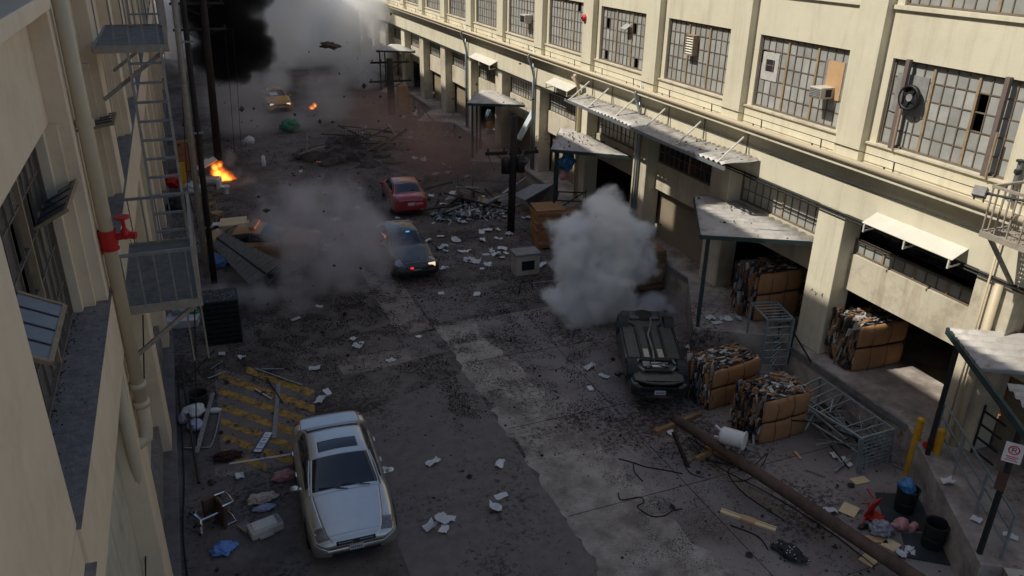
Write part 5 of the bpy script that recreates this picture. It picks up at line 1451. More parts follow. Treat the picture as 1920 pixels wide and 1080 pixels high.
MB().bx(-.27, .22, -.15, .15, .202, .222).build('lid', 'white_paint', pr, bevel=.005)
MB().bx(.25, .33, -.15, .13, .202, .215).build('key_panel', 'strip_grey', pr)
MB().bx(-.2, .1, -.26, -.20, .03, .08).build('paper_tray', 'beige_plastic', pr)
kb = thing('circuit_tray', 'small cracked tray lying between the chair and the printer', 'tray', G(462, 990), .5)
MB().bx(-.13, .13, -.16, .16, 0, .02).build('tray_base', 'strip_grey', kb); MB().bx(-.13, -.10, -.16, .16, .02, .07).build('tray_edge', 'wood_pale', kb); MB().bx(-.10, .13, .14, .16, .02, .06).build('tray_edge', 'strip_grey', kb)
crumple('cloth_heap', 'bright blue crumpled cloth on the road at lower left', 'cloth', G(421, 1032), (.26, .21, .08), 'blue_cloth', 41, amp=.45, freq=5)
crumple('patterned_cloth', 'pinkish patterned clothing heap behind the printer', 'cloth', G(493, 938), (.33, .18, .09), 'cream_cloth', 42, amp=.45, freq=5)
crumple('lilac_shirt', 'pale lilac shirt lying below the patterned clothing', 'cloth', G(495, 955), (.26, .12, .05), 'lilac_cloth', 43, amp=.5, freq=5)
crumple('plastic_bag', 'dusty pink bag squashed against the silver sedan', 'bag', G(533, 898), (.30, .16, .13), 'pink_plastic', 44, amp=.35)
crumple('cloth_heap', 'dark maroon garment on the edge of the yellow hatching', 'cloth', G(428, 858), (.32, .22, .07), 'maroon_cloth', 45, amp=.5, freq=5)
crumple('plastic_bag', 'full white sack by the left kerb', 'bag', G(365, 780), (.30, .24, .20), 'white_bag', 46, amp=.25)
crumple('plastic_bag', 'pale white sack slumped below the full one by the kerb', 'bag', G(368, 802), (.22, .24, .13), 'lilac_cloth', 47, amp=.3)
crumple('plastic_bag', 'thin clear bag nearest the kerb by the white sacks', 'bag', G(345, 790), (.16, .22, .12), 'clear_bag', 48, amp=.3)
crumple('plastic_bag', 'small white sack end poking from behind the fallen plank', 'bag', G(402, 773), (.18, .10, .08), 'white_bag', 49, amp=.2)
barrel('dark open litter bin by the left kerb behind the white sacks', 375, 762, .40, .26, 'dark_metal')
def plank(name, label, cat, a, b, w, h, m, z=.02, dents=0):
    p = G(*a, z + h / 2 + .012); q = G(*b, z + h / 2 + .012)
    o = p.copy()
    t = MB().bar(p - o, q - o, w, h).build(name, m, None, bevel=min(w, h) * .15); t.location = o
    return tag(t, label, cat)
plank('plank', 'grey weathered plank leaning past the white sacks', 'plank', (399, 737), (368, 850), .11, .04, 'strip_grey', .1)
plank('plank', 'grey scored plank lying across the yellow hatching', 'plank', (522, 720), (514, 822), .12, .04, 'strip_grey', .0)
plank('metal_tube', 'long pale tube lying along the top of the hatching', 'tube', (478, 691), (566, 722), .035, .035, 'galv')
plank('metal_tube', 'short pale tube above the yellow hatching', 'tube', (389, 710), (423, 697), .035, .035, 'galv')
plank('metal_tube', 'short white tube lying across the hatching stripes', 'tube', (478, 729), (509, 748), .05, .03, 'strip_white')
plank('metal_tube', 'thin dark tube crossing the hatching behind the plank', 'tube', (500, 708), (530, 755), .035, .035, 'dark_metal')
plank('metal_tube', 'thin bright tube pointing right from the hatching corner', 'tube', (490, 692), (532, 692), .03, .03, 'galv')
plank('metal_tube', 'thin tube lying by the kerb above the hatching', 'tube', (394, 692), (418, 677), .03, .03, 'steel')
plank('metal_tube', 'black tube leaning out from the left wall above the sacks', 'tube', (402, 657), (345, 715), .05, .05, 'dark_metal', .25)
wf = thing('tube_frame', 'bent pale tube frame lying beside the yellow hatching', 'frame', (0, 0, 0))
MB().path(spline([G(415, 765, .03), G(405, 810, .03), G(396, 835, .03), G(385, 839, .03), G(345, 840, .03)], 5), .018, 6).build('frame_tube', 'galv', wf)
rod = thing('steel_pole', 'long dark steel pole propped along the left kerb', 'pole', (0, 0, 0))
MB().tube(G(340, 690, .3), G(373, 905, .1), .035, 8).build('pole_shaft', 'dark_metal', rod)
# blue sign panel with white lettering blocks
s0, s1 = G(505, 812), G(482, 850)
sp = thing('sign_board', 'narrow dark blue sign board with pale worn print on the hatching', 'sign', ((s0.x + s1.x) / 2, (s0.y + s1.y) / 2, .03), heading(s0 - s1))
Ls = (s0 - s1).length
MB().bx(-Ls / 2, Ls / 2, -.14, .14, 0, .02).build('board', 'sign_blue', sp)
mb = MB()
for x0, x1 in ((-.5, -.37), (-.33, -.10), (-.07, .18), (.21, .46)):
    mb.bx(x0 * Ls, x1 * Ls, -.095, .085, .0202, .0225)
mb.build('print_block', 'sign_white', sp)
mb = MB()
for x in (-.43, -.22, -.15, .02, .08, .30): mb.bx(x * Ls, x * Ls + .02, -.05, .05, .0227, .0245)
mb.build('print_gap', 'sign_blue', sp)
# lower right clutter
rcx = thing('red_chair', 'red plastic chair tipped over near the rubber mats', 'chair', G(1630, 970), .3)
MB().box((.05, .0, .26), (.40, .05, .46), Euler((.25, .1, 0))).build('seat', 'red_paint', rcx, bevel=.02)
MB().box((.05, -.12, .05), (.38, .26, .04), Euler((.1, 0, 0))).build('backrest', 'red_paint', rcx, bevel=.015)
for a, b in (((-.1, .05, .4), (-.30, .1, .48)), ((.1, .05, .45), (.12, .25, .6)), ((-.12, .02, .1), (-.38, -.02, .02)), ((.2, .02, .1), (.32, .2, .05))): MB().tube(a, b, .018, 8).build('leg', 'red_paint', rcx)
crumple('plastic_bag', 'clear bag of dark rags beside the red chair', 'bag', G(1650, 1000), (.27, .22, .17), 'clear_bag', 51, amp=.35, freq=5)
crumple('handbag', 'small black bag below the red chair', 'bag', G(1618, 990), (.14, .07, .06), 'black_plastic', 52, amp=.2)
pk = thing('pink_toy', 'pink moulded plastic toy lying beside the rubber mats', 'toy', G(1688, 990), .4)
crumple('toy_body', None, None, (0, 0, .12), (.2, .15, .13), 'pink_plastic', 53, amp=.3, parent=pk)
MB().tube((.02, -.2, .08), (.24, -.22, .08), .085, 12).build('toy_base', 'pink_plastic', pk)
MB().path([(-.1, .02, .12), (-.22, .02, .16), (-.30, .12, .22)], [.05, .04, .045], 8).build('toy_arm', 'pink_plastic', pk, smooth=True)
crumple('spotted_cloth', 'black cloth with white spots at lower right of the road', 'cloth', G(1478, 1040), (.22, .36, .10), 'ink', 54, amp=.5, freq=4, rz=.3)
sp_ = bpy.data.objects[-1] if False else [o for o in bpy.data.objects if o.name.startswith('spotted_cloth')][0]
mb = MB()
rr_ = random.Random(3)
for p in sp_.data.polygons:
    if p.normal.z > .1 and rr_.random() < .035: mb.ball(p.center + p.normal * .004, .014, 1)
mb.build('white_spot', 'paper', sp_)['kind'] = 'stuff'
bb = thing('beam_plank', 'cream painted beam with a brown taped middle lying near the fallen pole', 'plank', G(1402, 977), heading(G(1447, 992) - G(1358, 961)))
MB().bx(-.62, .62, -.075, .075, 0, .06).build('beam', 'paper_cream', bb, bevel=.008)
MB().bx(-.16, .16, -.088, .088, -.0, .072).build('tape_band', 'plywood', bb)
MB().bx(-.6, .6, .02, .03, .0602, .064).build('beam_groove', 'strip_dark', bb)
plank('plank', 'orange splintered plank lying under the overturned car nose', 'plank', (1225, 808), (1272, 792), .10, .06, 'wood')
plank('plank', 'orange timber offcut beside the head of the fallen pole', 'plank', (1285, 785), (1313, 775), .11, .10, 'wood')
plank('metal_tube', 'grey steel rod below the toppled cage', 'tube', (1510, 880), (1548, 893), .03, .03, 'steel')
plank('metal_tube', 'bright steel rods crossed below the cage corner', 'tube', (1565, 885), (1595, 860), .05, .04, 'galv')
plank('metal_tube', 'steel tube lying between the cage and the bollard', 'tube', (1673, 870), (1712, 888), .03, .03, 'galv')
plank('metal_tube', 'thin steel tube lying against the dock behind the bollards', 'tube', (1672, 838), (1686, 853), .05, .03, 'galv')
plank('cardboard_strip', 'narrow tan cardboard strip in front of the bale', 'cardboard', (1490, 846), (1502, 860), .08, .01, 'plywood')
for u, v, w, h, rz, m_, lab in ((1612, 902, .42, .24, -.1, 'paper_cream', 'cream envelope lying below the toppled cage'), (1592, 957, .42, .36, .5, 'paper_cream', 'large cream envelope left of the red chair'),
                               (1670, 1023, .34, .30, .3, 'paper_cream', 'cream note on a brown board near the fallen pole'), (1643, 1013, .44, .2, -.5, 'plywood', 'brown board under the clear bag of rags'),
                               (1686, 1067, .2, .3, .5, 'paper_cream', 'small cream card near the end of the fallen pole'), (1798, 1008, .35, .12, -.1, 'plywood', 'short brown board lying at the foot of the dock'),
                               (1632, 1048, .5, .3, .3, 'paper_cream', 'cream card beside the fallen pole near the frame edge')):
    g = G(u, v)
    o = MB().bx(-w / 2, w / 2, -h / 2, h / 2, 0, .012).build('cardboard_piece', m_); o.location = (g.x, g.y, .018); o.rotation_euler = (0, 0, rz)
    tag(o, lab, 'card')
# broken furniture and junk along the left kerb, by the fire
def junk(name, label, cat, loc, rz=0): return thing(name, label, cat, loc, rz)
t = junk('toilet', 'white toilet bowl standing on rubble in front of the fire', 'toilet', G(424, 363), -.3)
o = MB().lathe([(.14, 0), (.13, .12), (.20, .28), (.24, .38), (.22, .40), (.16, .36), (.05, .2)], 18).build('bowl', 'porcelain', t); smooth_by_angle(o)
MB().bx(-.36, -.18, -.22, .22, .3, .75).build('cistern', 'porcelain', t, bevel=.03)
t = junk('washbasin', 'long white basin unit beside the toilet and the fire', 'basin', G(393, 345), -.2)
MB().bx(-.6, .6, -.25, .25, .1, .35).build('basin_body', 'porcelain', t, bevel=.05); MB().bx(-.5, .5, -.18, .18, .351, .36).build('basin_bowl', 'strip_grey', t); MB().bx(-.3, .3, -.12, .12, 0, .1).build('basin_foot', 'porcelain', t)
t = junk('wardrobe', 'brown wooden wardrobe beyond the near utility pole', 'wardrobe', G(357, 318), .1)
MB().bx(-.55, .55, -.3, .3, 0, 1.6).build('carcass', 'wood', t, bevel=.02); MB().bx(-.02, .02, -.31, -.30, .05, 1.55).build('door_gap', 'strip_dark', t)
t = junk('wooden_chair', 'orange wooden chair tumbled near the cream box', 'chair', G(408, 415), .6)
MB().box((0, 0, .42), (.42, .42, .05)).build('seat', 'wood_pale', t)
for x in (-.18, .18):
    for y in (-.18, .18): MB().bar((x, y, 0), (x, y, .42), .04).build('leg', 'wood_pale', t)
for x in (-.18, .18): MB().bar((x, .19, .42), (x, .24, .9), .04).build('back_post', 'wood_pale', t)
MB().bar((-.2, .235, .82), (.2, .235, .82), .03, .1).build('backrest', 'wood_pale', t)
t = junk('wooden_chair', 'second orange wooden chair lying nearer the kerb', 'chair', G(386, 385), 1.6)
MB().box((0, .1, .22), (.42, .05, .42)).build('seat', 'wood_pale', t)
for x in (-.18, .18):
    for z in (.05, .4): MB().bar((x, .1, z), (x, -.35, z), .04).build('leg', 'wood_pale', t)
MB().bar((-.2, .3, .55), (.2, .3, .55), .03, .1).build('backrest', 'wood_pale', t)
t = junk('yellow_panel', 'upright yellow panel in the junk by the kerb', 'panel', G(347, 352), .2)
MB().bx(-.15, .15, -.04, .04, 0, 1.3).build('panel_board', 'yellow_paint', t); MB().bx(-.17, .17, -.06, .06, 0, .06).build('panel_foot', 'dark_metal', t)
crumple('cloth_heap', 'dark heap of clothes behind the fire escape ladder', 'cloth', G(335, 395), (.5, .5, .4), 'strip_dark', 61, amp=.4)
crumple('red_cloth', 'red cloth bundle in the kerbside junk', 'cloth', G(326, 350), (.4, .35, .35), 'mark_red', 62, amp=.4)
crumple('paper_heap', 'pale paper heap by the near utility pole', 'paper', G(362, 362), (.45, .35, .3), 'paper', 63, amp=.5, freq=4)
crumple('plastic_bag', 'blue sack low by the utility pole foot', 'bag', G(408, 500), (.35, .3, .3), 'blue_cloth', 64, amp=.3)
t = junk('small_crate', 'dark box with a white lid beside the cream box', 'box', G(412, 437), -.2)
MB().bx(-.3, .3, -.25, .25, 0, .4).build('box_body', 'dark_metal', t); MB().bx(-.25, .25, -.2, .2, .402, .43).build('box_lid', 'white_bag', t)
t = junk('white_board', 'white panels thrown up beside the fire', 'panel', G(392, 315, .6), .5)
MB().box((0, 0, .3), (.9, .35, .05), Euler((.5, -.3, 0))).build('board', 'white_paint', t); MB().box((-.3, .1, .25), (.9, .2, .05), Euler((.3, -.4, .2))).build('second_board', 'white_paint', t)
# central wreck pile
rk = thing('wreck_pile', 'dark heap of rubble, timbers and bent railing in the middle of the road', 'rubble', (8.2, 45.5, 0))
r = random.Random(77)
for i in range(26):
    x, y = r.gauss(0, 1.5), r.gauss(0, 1.0)
    zt = max(0, 1.1 - .3 * (x * x / 2.2 + y * y))
    crumple('rubble_lump', None, None, (x, y, zt * r.uniform(.2, .9)), (r.uniform(.3, .85), r.uniform(.3, .7), r.uniform(.2, .5)), 'rubble' if i % 3 else 'strip_dark', i, amp=.6, sub=2, freq=4, parent=rk, facet=True)
for i in range(22):
    c = Vector((r.gauss(.6, 1.9), r.gauss(0, .9), r.uniform(.3, 1.6))); dd = Vector((r.gauss(0, .9), r.gauss(0, .4), r.gauss(0, .35)))
    MB().bar(c - dd, c + dd, r.uniform(.05, .14), r.uniform(.04, .1)).build('timber', r.choice(('pole_dark', 'dark_metal', 'wood', 'steel')), rk)
for i in range(9): MB().bar((-.3 + i * .16, -.9, .6), (-.1 + i * .16, -.7, 1.7), .03).build('railing_bar', 'dark_metal', rk)
MB().bar((-.4, -.9, .6), (1.3, -.9, .6), .05).build('railing_rail', 'dark_metal', rk); MB().bar((-.2, -.7, 1.7), (1.4, -.7, 1.7), .05).build('railing_rail', 'steel', rk)
sl = thing('concrete_slab', 'tilted broken concrete slab in front of the wreck pile', 'slab', G(660, 300), -.4)
MB().box((0, 0, .25), (2.4, .9, .22), Euler((.35, .12, 0))).build('slab_body', 'rubble', sl, bevel=.03)
MB().box((-1.3, .5, .15), (.9, .6, .2), Euler((.2, -.3, .5))).build('slab_fragment', 'rubble', sl, bevel=.03)
for i in range(4): MB().path([(1.15, -.3 + i * .2, .32), (1.4, -.35 + i * .22, .40), (1.6, -.3 + i * .2, .3)], .015, 5).build('rebar', 'pole_dark', sl)
for k, (u, v) in enumerate(((600, 300), (615, 285), (590, 285))):
    mb = MB()
    for i in range(4): mb.ball(G(u + r.uniform(-10, 10), v + r.uniform(-6, 6), r.uniform(.05, .5)) - G(u, v), .016, 1)
    o = mb.build('embers', 'ember_glow'); o.location = G(u, v); tag(o, ['glowing orange embers at the left foot of the wreck pile', 'glowing embers on the rubble left of the wreck pile', 'embers scattered farthest left by the rubble'][k], 'embers'); o['kind'] = 'stuff'
# paper drift and wreck right of the red car
ph = thing('paper_drift', 'long drift of torn paper and plastic right of the red sedan', 'paper', G(885, 405), 0)
ph['kind'] = 'stuff'; del ph['category']
mb = MB(); ms = ['paper', 'strip_grey', 'strip_blue', 'strip_white', 'strip_dark']
for i in range(420):
    mb.cur = r.choices(range(5), (6, 4, 3, 5, 2))[0]
    t_ = r.uniform(-1, 1); x = t_ * 1.75; y = r.gauss(0, .45) - .12 * x
    mb.box((x, y, abs(r.gauss(0, .16)) * (1 - t_ * t_ * .6) + .03), (r.uniform(.06, .3), r.uniform(.05, .2), .008), Euler((r.gauss(0, .6), r.gauss(0, .6), r.uniform(0, 3))))
mb.build('torn_paper', ms, ph)['kind'] = 'stuff'
ph2 = thing('paper_drift', 'pale smear of shredded paper in front of the far dock', 'paper', G(825, 218), 0); ph2['kind'] = 'stuff'; del ph2['category']
mb = MB()
for i in range(260):
    mb.cur = r.choices(range(5), (6, 4, 3, 5, 1))[0]
    mb.box((r.gauss(0, 1.1), r.gauss(0, .5), abs(r.gauss(0, .15)) + .03), (r.uniform(.1, .35), r.uniform(.1, .25), .01), Euler((r.gauss(0, .5), r.gauss(0, .5), r.uniform(0, 3))))
mb.build('torn_paper', ms, ph2)['kind'] = 'stuff'
wd = thing('wreck_pile', 'dark tangle of beams and sheet metal at the foot of the broken pole stub', 'wreckage', (11.9, 33.6, 0))
for i in range(24):
    c = Vector((r.gauss(0, 1.2), r.gauss(.4, .8), r.uniform(.1, .9))); dd = Vector((r.gauss(0, .8), r.gauss(0, .5), r.gauss(0, .25)))
    MB().bar(c - dd, c + dd, r.uniform(.04, .2), r.uniform(.03, .08)).build('beam', r.choice(('pole_dark', 'dark_metal', 'steel', 'wood')), wd)
for i in range(6): MB().box((r.gauss(.3, 1), r.gauss(.3, .6), r.uniform(.2, .7)), (r.uniform(.6, 1.4), r.uniform(.4, .9), .03), Euler((r.gauss(0, .5), r.gauss(0, .5), r.uniform(0, 3)))).build('sheet_metal', r.choice(('steel', 'strip_grey', 'dark_metal')), wd)
# chair frames and small wreckage mid road
t = thing('chair_frame', 'twisted dark chair frame on the road left of the smoke plume', 'chair', G(985, 548), .3)
for a, b in (((-.3, 0, 0), (-.25, 0, .45)), ((-.25, 0, .45), (.3, 0, .42)), ((.3, 0, .42), (.35, 0, 0)), ((-.25, .3, .45), (.3, .3, .42)), ((-.25, 0, .45), (-.25, .3, .45)), ((.3, 0, .42), (.3, .3, .42))): MB().tube(a, b, .015, 6).build('frame_tube', 'dark_metal', t)
t = thing('tube_frame', 'pale tube frame lying in front of the monitor', 'frame', G(1015, 530), -.1)
for a, b in (((-.4, 0, .03), (.5, 0, .03)), ((-.4, 0, .03), (-.35, -.5, .03)), ((.5, 0, .03), (.55, -.4, .03))): MB().tube(a, b, .018, 6).build('frame_tube', 'galv', t)
# farther clutter on the docks beyond
for i, (u, v, m_, lab) in enumerate(((770, 205, 'yellow_paint', 'yellow bollard by the far dock beyond the dust'), (845, 238, 'yellow_paint', 'leaning yellow bollard in the brown dust'))):
    g = G(u, v + 8); t = thing('bollard', lab, 'bollard', g, rot=(0, .1 * i, 0))
    MB().tube((0, 0, 0), (0, 0, 1.1), .09, 12).build('bollard_post', m_, t); MB().lathe([(.09, 1.1), (0, 1.15)], 12).build('bollard_cap', m_, t)
# ================================================================== paper litter
def sheet_mesh(seed, w, h, bend):
    r = random.Random(seed); n = 4
    mb = MB(); vs = []; fs = []
    for i in range(n + 1):
        for j in range(n + 1):
            x = (i / n - .5) * w; y = (j / n - .5) * h
            x += r.gauss(0, .012); y += r.gauss(0, .012)
            z = .006 + bend * (abs(mnoise.noise(Vector((i * .9, j * .9, seed * 1.3)))) * 1.5 + max(0, (i / n - .6)) ** 2 * 2.5 * r.random() + max(0, (.4 - j / n)) ** 2 * 2 * r.random())
            vs.append((x, y, z))
    for i in range(n):
        for j in range(n):
            a = i * (n + 1) + j; fs.append((a, a + n + 1, a + n + 2, a + 1))
    mb.add(vs, fs)
    return mb.mesh('sheet', 'paper', True)
SHEETS = [sheet_mesh(i, .36 + .06 * (i % 3), .27 + .04 * (i % 2), (.03, .08, .14, .22)[i % 4]) for i in range(12)]
def paper(u, v, k=None, sc=1.0, z=.018, label=None, group='paper sheets littering the road', rz=None):
    o = bpy.data.objects.new('paper_sheet', SHEETS[random.randrange(12) if k is None else k])
    COL.objects.link(o); g = G(u, v, z); o.location = g
    o.rotation_euler = (random.gauss(0, .06), random.gauss(0, .06), random.uniform(0, 6.28) if rz is None else rz)
    o.scale = (sc, sc, sc)
    tag(o, label, 'paper', group)
    return o
NEAR = {(590, 691): 'white sheet on the road just right of the top of the hatching', (601, 750): 'lower of two white sheets behind the silver sedan', (614, 735): 'upper of two white sheets behind the silver sedan',
        (662, 636): 'leftmost sheet of the small paper clump in mid road', (678, 644): 'rightmost sheet of the small paper clump in mid road', (670, 650): 'lowest sheet of the small paper clump in mid road',
        (599, 575): 'crumpled sheet lying just below the grey smoke cloud', (723, 884): 'white sheet beside the right mirror of the silver sedan', (940, 930): 'small torn sheet left of the pale concrete strip',
        (929, 956): 'narrow paper strip below the torn sheet by the concrete strip', (1105, 690): 'white sheet lying left of the overturned car', (733, 676): 'tiny white scrap in mid road behind the silver sedan',
        (416, 664): 'white scrap in front of the black crate stack', (453, 672): 'small pale scrap to the right of the scrap before the crates', (555, 598): 'thin white scrap to the right of the crate stack',
        (1132, 705): 'small scrap just right of the sheet by the overturned car', (1107, 728): 'tiny scrap below the sheet by the overturned car', (450, 893): 'pale card between the office chair and the maroon garment',
        (938, 871): 'small scrap on the road above the torn sheet by the strip', (785, 632): 'small white scrap where the pale concrete strip begins', (1265, 632): 'white plastic scrap by the far right wheel of the overturned car',
        (1293, 652): 'white plastic scrap between the overturned car and the dock', (1300, 682): 'white scrap between the overturned car and the first bale', (1585, 866): 'right of two crumpled sheets before the toppled cage',
        (1565, 856): 'left of two crumpled sheets before the toppled cage', (1255, 812): 'white scrap at the head of the fallen pole', (1688, 1042): 'left of two white sheets on the nearer rubber mat edge',
        (1704, 1034): 'right of two white sheets on the nearer rubber mat edge', (1555, 958): 'upper white scrap lying against the fallen pole', (1562, 972): 'lower white scrap lying against the fallen pole'}
for (u, v), lab in NEAR.items(): paper(u, v, sc=random.uniform(.45, .8), label=lab)
for i, (u, v) in enumerate(((826, 968), (806, 990), (833, 992), (842, 972), (830, 975))):
    paper(u, v, k=(0, 3, 0, 4, 8)[i], z=.02 + i * .006, sc=.72, label='white paper sheet in the fanned pile right of the silver sedan', group='fanned pile of sheets')
paper(811, 868, k=2, sc=.75, label='crumpled white sheet lying alone above the fanned pile', group=None)
# far litter
for i in range(95):
    u = random.choice((random.gauss(760, 130), random.gauss(880, 60), random.gauss(900, 50)))
    v = random.choice((random.uniform(235, 330), random.gauss(440, 40), random.gauss(475, 18), random.uniform(330, 420)))
    g = G(u, v)
    if g.x < -1 or g.x > 14.5: continue
    if abs(g.x - 7.1) < 1.1 and 26.5 < g.y < 31.3 or abs(g.x - 8.7) < 1.0 and 33.8 < g.y < 38.5 or abs(g.x - 8.2) < 2.4 and abs(g.y - 45.5) < 1.6: continue
    paper(u, v, sc=random.uniform(.45, 1.05), label='scrap of white paper scattered on the road around the far cars', group='far paper scraps')
for u, v in ((1425, 545), (1365, 600), (1345, 605), (1385, 600), (1352, 598), (1332, 598), (1895, 1005), (1775, 905), (1830, 975)):
    paper(u, v, z=1.02, sc=random.uniform(.5, .8), label='white paper scrap lying on a concrete dock', group='paper scraps on the docks')

# ================================================================== chunks and dirt
OCT = [(1, 0, 0), (-1, 0, 0), (0, 1, 0), (0, -1, 0), (0, 0, 1), (0, 0, -1)]
OCF = [(0, 2, 4), (2, 1, 4), (1, 3, 4), (3, 0, 4), (2, 0, 5), (1, 2, 5), (3, 1, 5), (0, 3, 5)]
def lumps(name, label, pts, sizes, m, airborne=False, parent=None):
    n = len(pts)
    base = np.array(OCT)[None] * (0.6 + 0.7 * rng.random((n, 6, 1))) * np.array(sizes)[:, None, None]
    base[:, :, 2] *= 1.0 if airborne else .6
    if airborne: base[:, :, 0] *= (1 + 1.2 * rng.random((n, 1)))
    a = rng.random(n) * 6.28
    c, s = np.cos(a)[:, None], np.sin(a)[:, None]
    x = base[:, :, 0] * c - base[:, :, 1] * s; y = base[:, :, 0] * s + base[:, :, 1] * c
    v = np.stack([x, y, base[:, :, 2]], 2) + np.array(pts)[:, None, :]
    f = (np.array(OCF)[None] + (np.arange(n) * 6)[:, None, None]).reshape(-1, 3)
    me = bpy.data.meshes.new(name)
    me.from_pydata(v.reshape(-1, 3).tolist(), [], f.tolist())
    me.materials.append(MATS[m])
    o = bpy.data.objects.new(name, me); COL.objects.link(o)
    if parent is not None: o.parent = parent
    tag(o, label, None, kind='stuff')
    return o
def blocked(x, y):
    if 1.3 < x < 3.2 and 12.9 < y < 17.4: return True
    return False
pts = []; sz = []
while len(pts) < 6500:
    y = 6 + 54 * random.random() ** 1.35; x = random.uniform(-1.3, 15.4)
    n = mnoise.fractal(Vector((x * .45, y * .35, 2.0)), 1.0, 2.0, 4)
    dens = .10 + .9 * max(0, min(1, (n + .15) * 2.2))
    if y < 20 and 2.9 < x < 6.6: dens *= .45
    if y < 14 and x < 9: dens *= .45
    if random.random() > dens or blocked(x, y): continue
    s = min(.09, .010 * math.exp(random.gauss(0, .75))) * (1 + y / 60)
    pts.append((x, y, s * .3 + .008)); sz.append(s)
lumps('rubble_chunks', 'dark chunks of rubble strewn over the whole road', pts, sz, 'chunk')
CL = [(600, 640, 1.9, 1.3), (700, 690, 1.7, 1.0), (830, 690, 1.0, .9), (880, 640, 1.0, .5), (1040, 700, 1.5, 1.0), (1120, 780, 1.3, 1.2), (1180, 830, 1.4, .8), (1260, 870, 1.2, .6), (1330, 930, .9, .7),
      (1240, 990, .7, .8), (1360, 980, 1.2, .4), (1280, 1040, .9, .7), (520, 700, 1.0, .5), (760, 610, 1.4, .6), (980, 590, 1.6, 1.2), (480, 640, 1.2, .8), (430, 870, .6, .5), (500, 1045, .2, .12), (1000, 540, 2.0, 2.0),
      (860, 520, 2.2, 2.0), (900, 460, 2.4, 2.2), (700, 560, 2.0, 1.2), (560, 590, 1.8, 1.2), (860, 740, .5, .8), (870, 780, .3, .6), (1090, 640, 1.5, 1.3), (740, 330, 3, 3), (600, 300, 3, 2), (840, 300, 3, 3), (400, 400, 1.2, 3), (360, 700, .8, 1.0), (1160, 900, .8, .3), (1240, 940, .6, .3)]
pts = []; sz = []
for (u, v, rx, ry) in CL:
    g = G(u, v); n = int(3300 * min(3.0, rx * ry) ** .6)
    k = 0
    while k < n:
        x = random.gauss(g.x, rx * .75); y = random.gauss(g.y, ry * .75)
        k += 1
        if mnoise.fractal(Vector((x * 1.6, y * 1.6, 7)), 1.0, 2.0, 3) < random.uniform(-.25, .2): continue
        if not (-1.35 < x < 15.4) or blocked(x, y): continue
        s = random.uniform(.004, .013) * (.55 if y < 15.5 else .8) * (1 + y / 24)
        pts.append((x, y, s * .2 + .012)); sz.append(s)
lumps('spilled_dirt', 'dark spilled dirt and grit in patches over the road', pts, sz, 'dust')
# on roofs and ledges
pts = []; sz = []
for i in range(55):
    f = random.random(); x = random.uniform(13.9, 16); y = random.uniform(16.6, 21)
    if (x - 13.4) * .854 - (y - 18.0) * .52 < .1 or (x - 13.4) * -.52 - (y - 18.0) * .854 > 0: continue
    pts.append((x, y, 4.11)); sz.append(.012 * math.exp(random.gauss(.3, .7)))
for i in range(45): pts.append((random.uniform(14.9, 15.9), random.uniform(19.2, 30), 5.80)); sz.append(random.uniform(.012, .06))
for i in range(60): pts.append((random.uniform(15.65, 16.0), random.uniform(12, 40), 6.745)); sz.append(random.uniform(.01, .05))
for i in range(90): pts.append((random.uniform(13.6, 16), random.uniform(28.5, 31), 4.06)); sz.append(random.uniform(.015, .05))
for i in range(220): pts.append((-2.0 + abs(random.gauss(0, .06)), random.uniform(7.2, 12.4), ZS + .006)); sz.append(random.uniform(.006, .022))
for i in range(110): pts.append((random.uniform(-2.0, -1.5), random.uniform(7.2, 30), ZS + .006)); sz.append(random.uniform(.004, .016))
lumps('ledge_grit', 'grit and broken bits lying on the canopies and ledges', pts, sz, 'chunk')
# debris caught in mid air
pts = []; sz = []
for i in range(420):
    u = random.choice((random.gauss(700, 200), random.gauss(620, 130), random.uniform(350, 1700))); v = random.choice((random.gauss(220, 110), random.gauss(430, 130)))
    if v > 620 or v < -20: continue
    y = random.uniform(18, 45); p = OY(u, v, y)
    if p.z < .6 or p.x > 15.3 or p.x < -1 or p.z > 11.8: continue
    pts.append(tuple(p)); sz.append(min(.13, .022 * math.exp(random.gauss(0, .6))))
lumps('airborne_debris', 'dark fragments flying through the air over the street', pts, sz, 'strip_dark', airborne=True)
p = OY(618, 91, 40)
t = crumple('flying_wreckage', 'brown bent piece of wreckage tumbling high in the air', 'wreckage', p, (.50, .22, .20), 'brown_vinyl', 71, amp=.7, sub=3, freq=5, facet=True)
t.rotation_euler = (.2, .15, .1)
p = G(543, 240, .25); crumple('plastic_bag', 'crumpled green bag lying between the far taxi and the wreck pile', 'bag', (p.x, p.y, 0), (.62, .45, .45), 'green_bag', 72, amp=.4)
p = OY(468, 270, 38); crumple('flying_paper', 'white ball of paper flung up left of the wreck pile', 'paper', p, (.24, .22, .22), 'paper', 73, amp=.35, sub=3)
p = OY(495, 312, 36); crumple('flying_paper', 'white strip of paper fluttering above the grey smoke', 'paper', p, (.10, .1, .30), 'paper', 74, amp=.35, sub=3)
p = OY(457, 275, 38); crumple('flying_paper', 'small grey scrap in the air beside the white paper ball', 'paper', p, (.12, .12, .2), 'strip_grey', 75, amp=.35, sub=3)

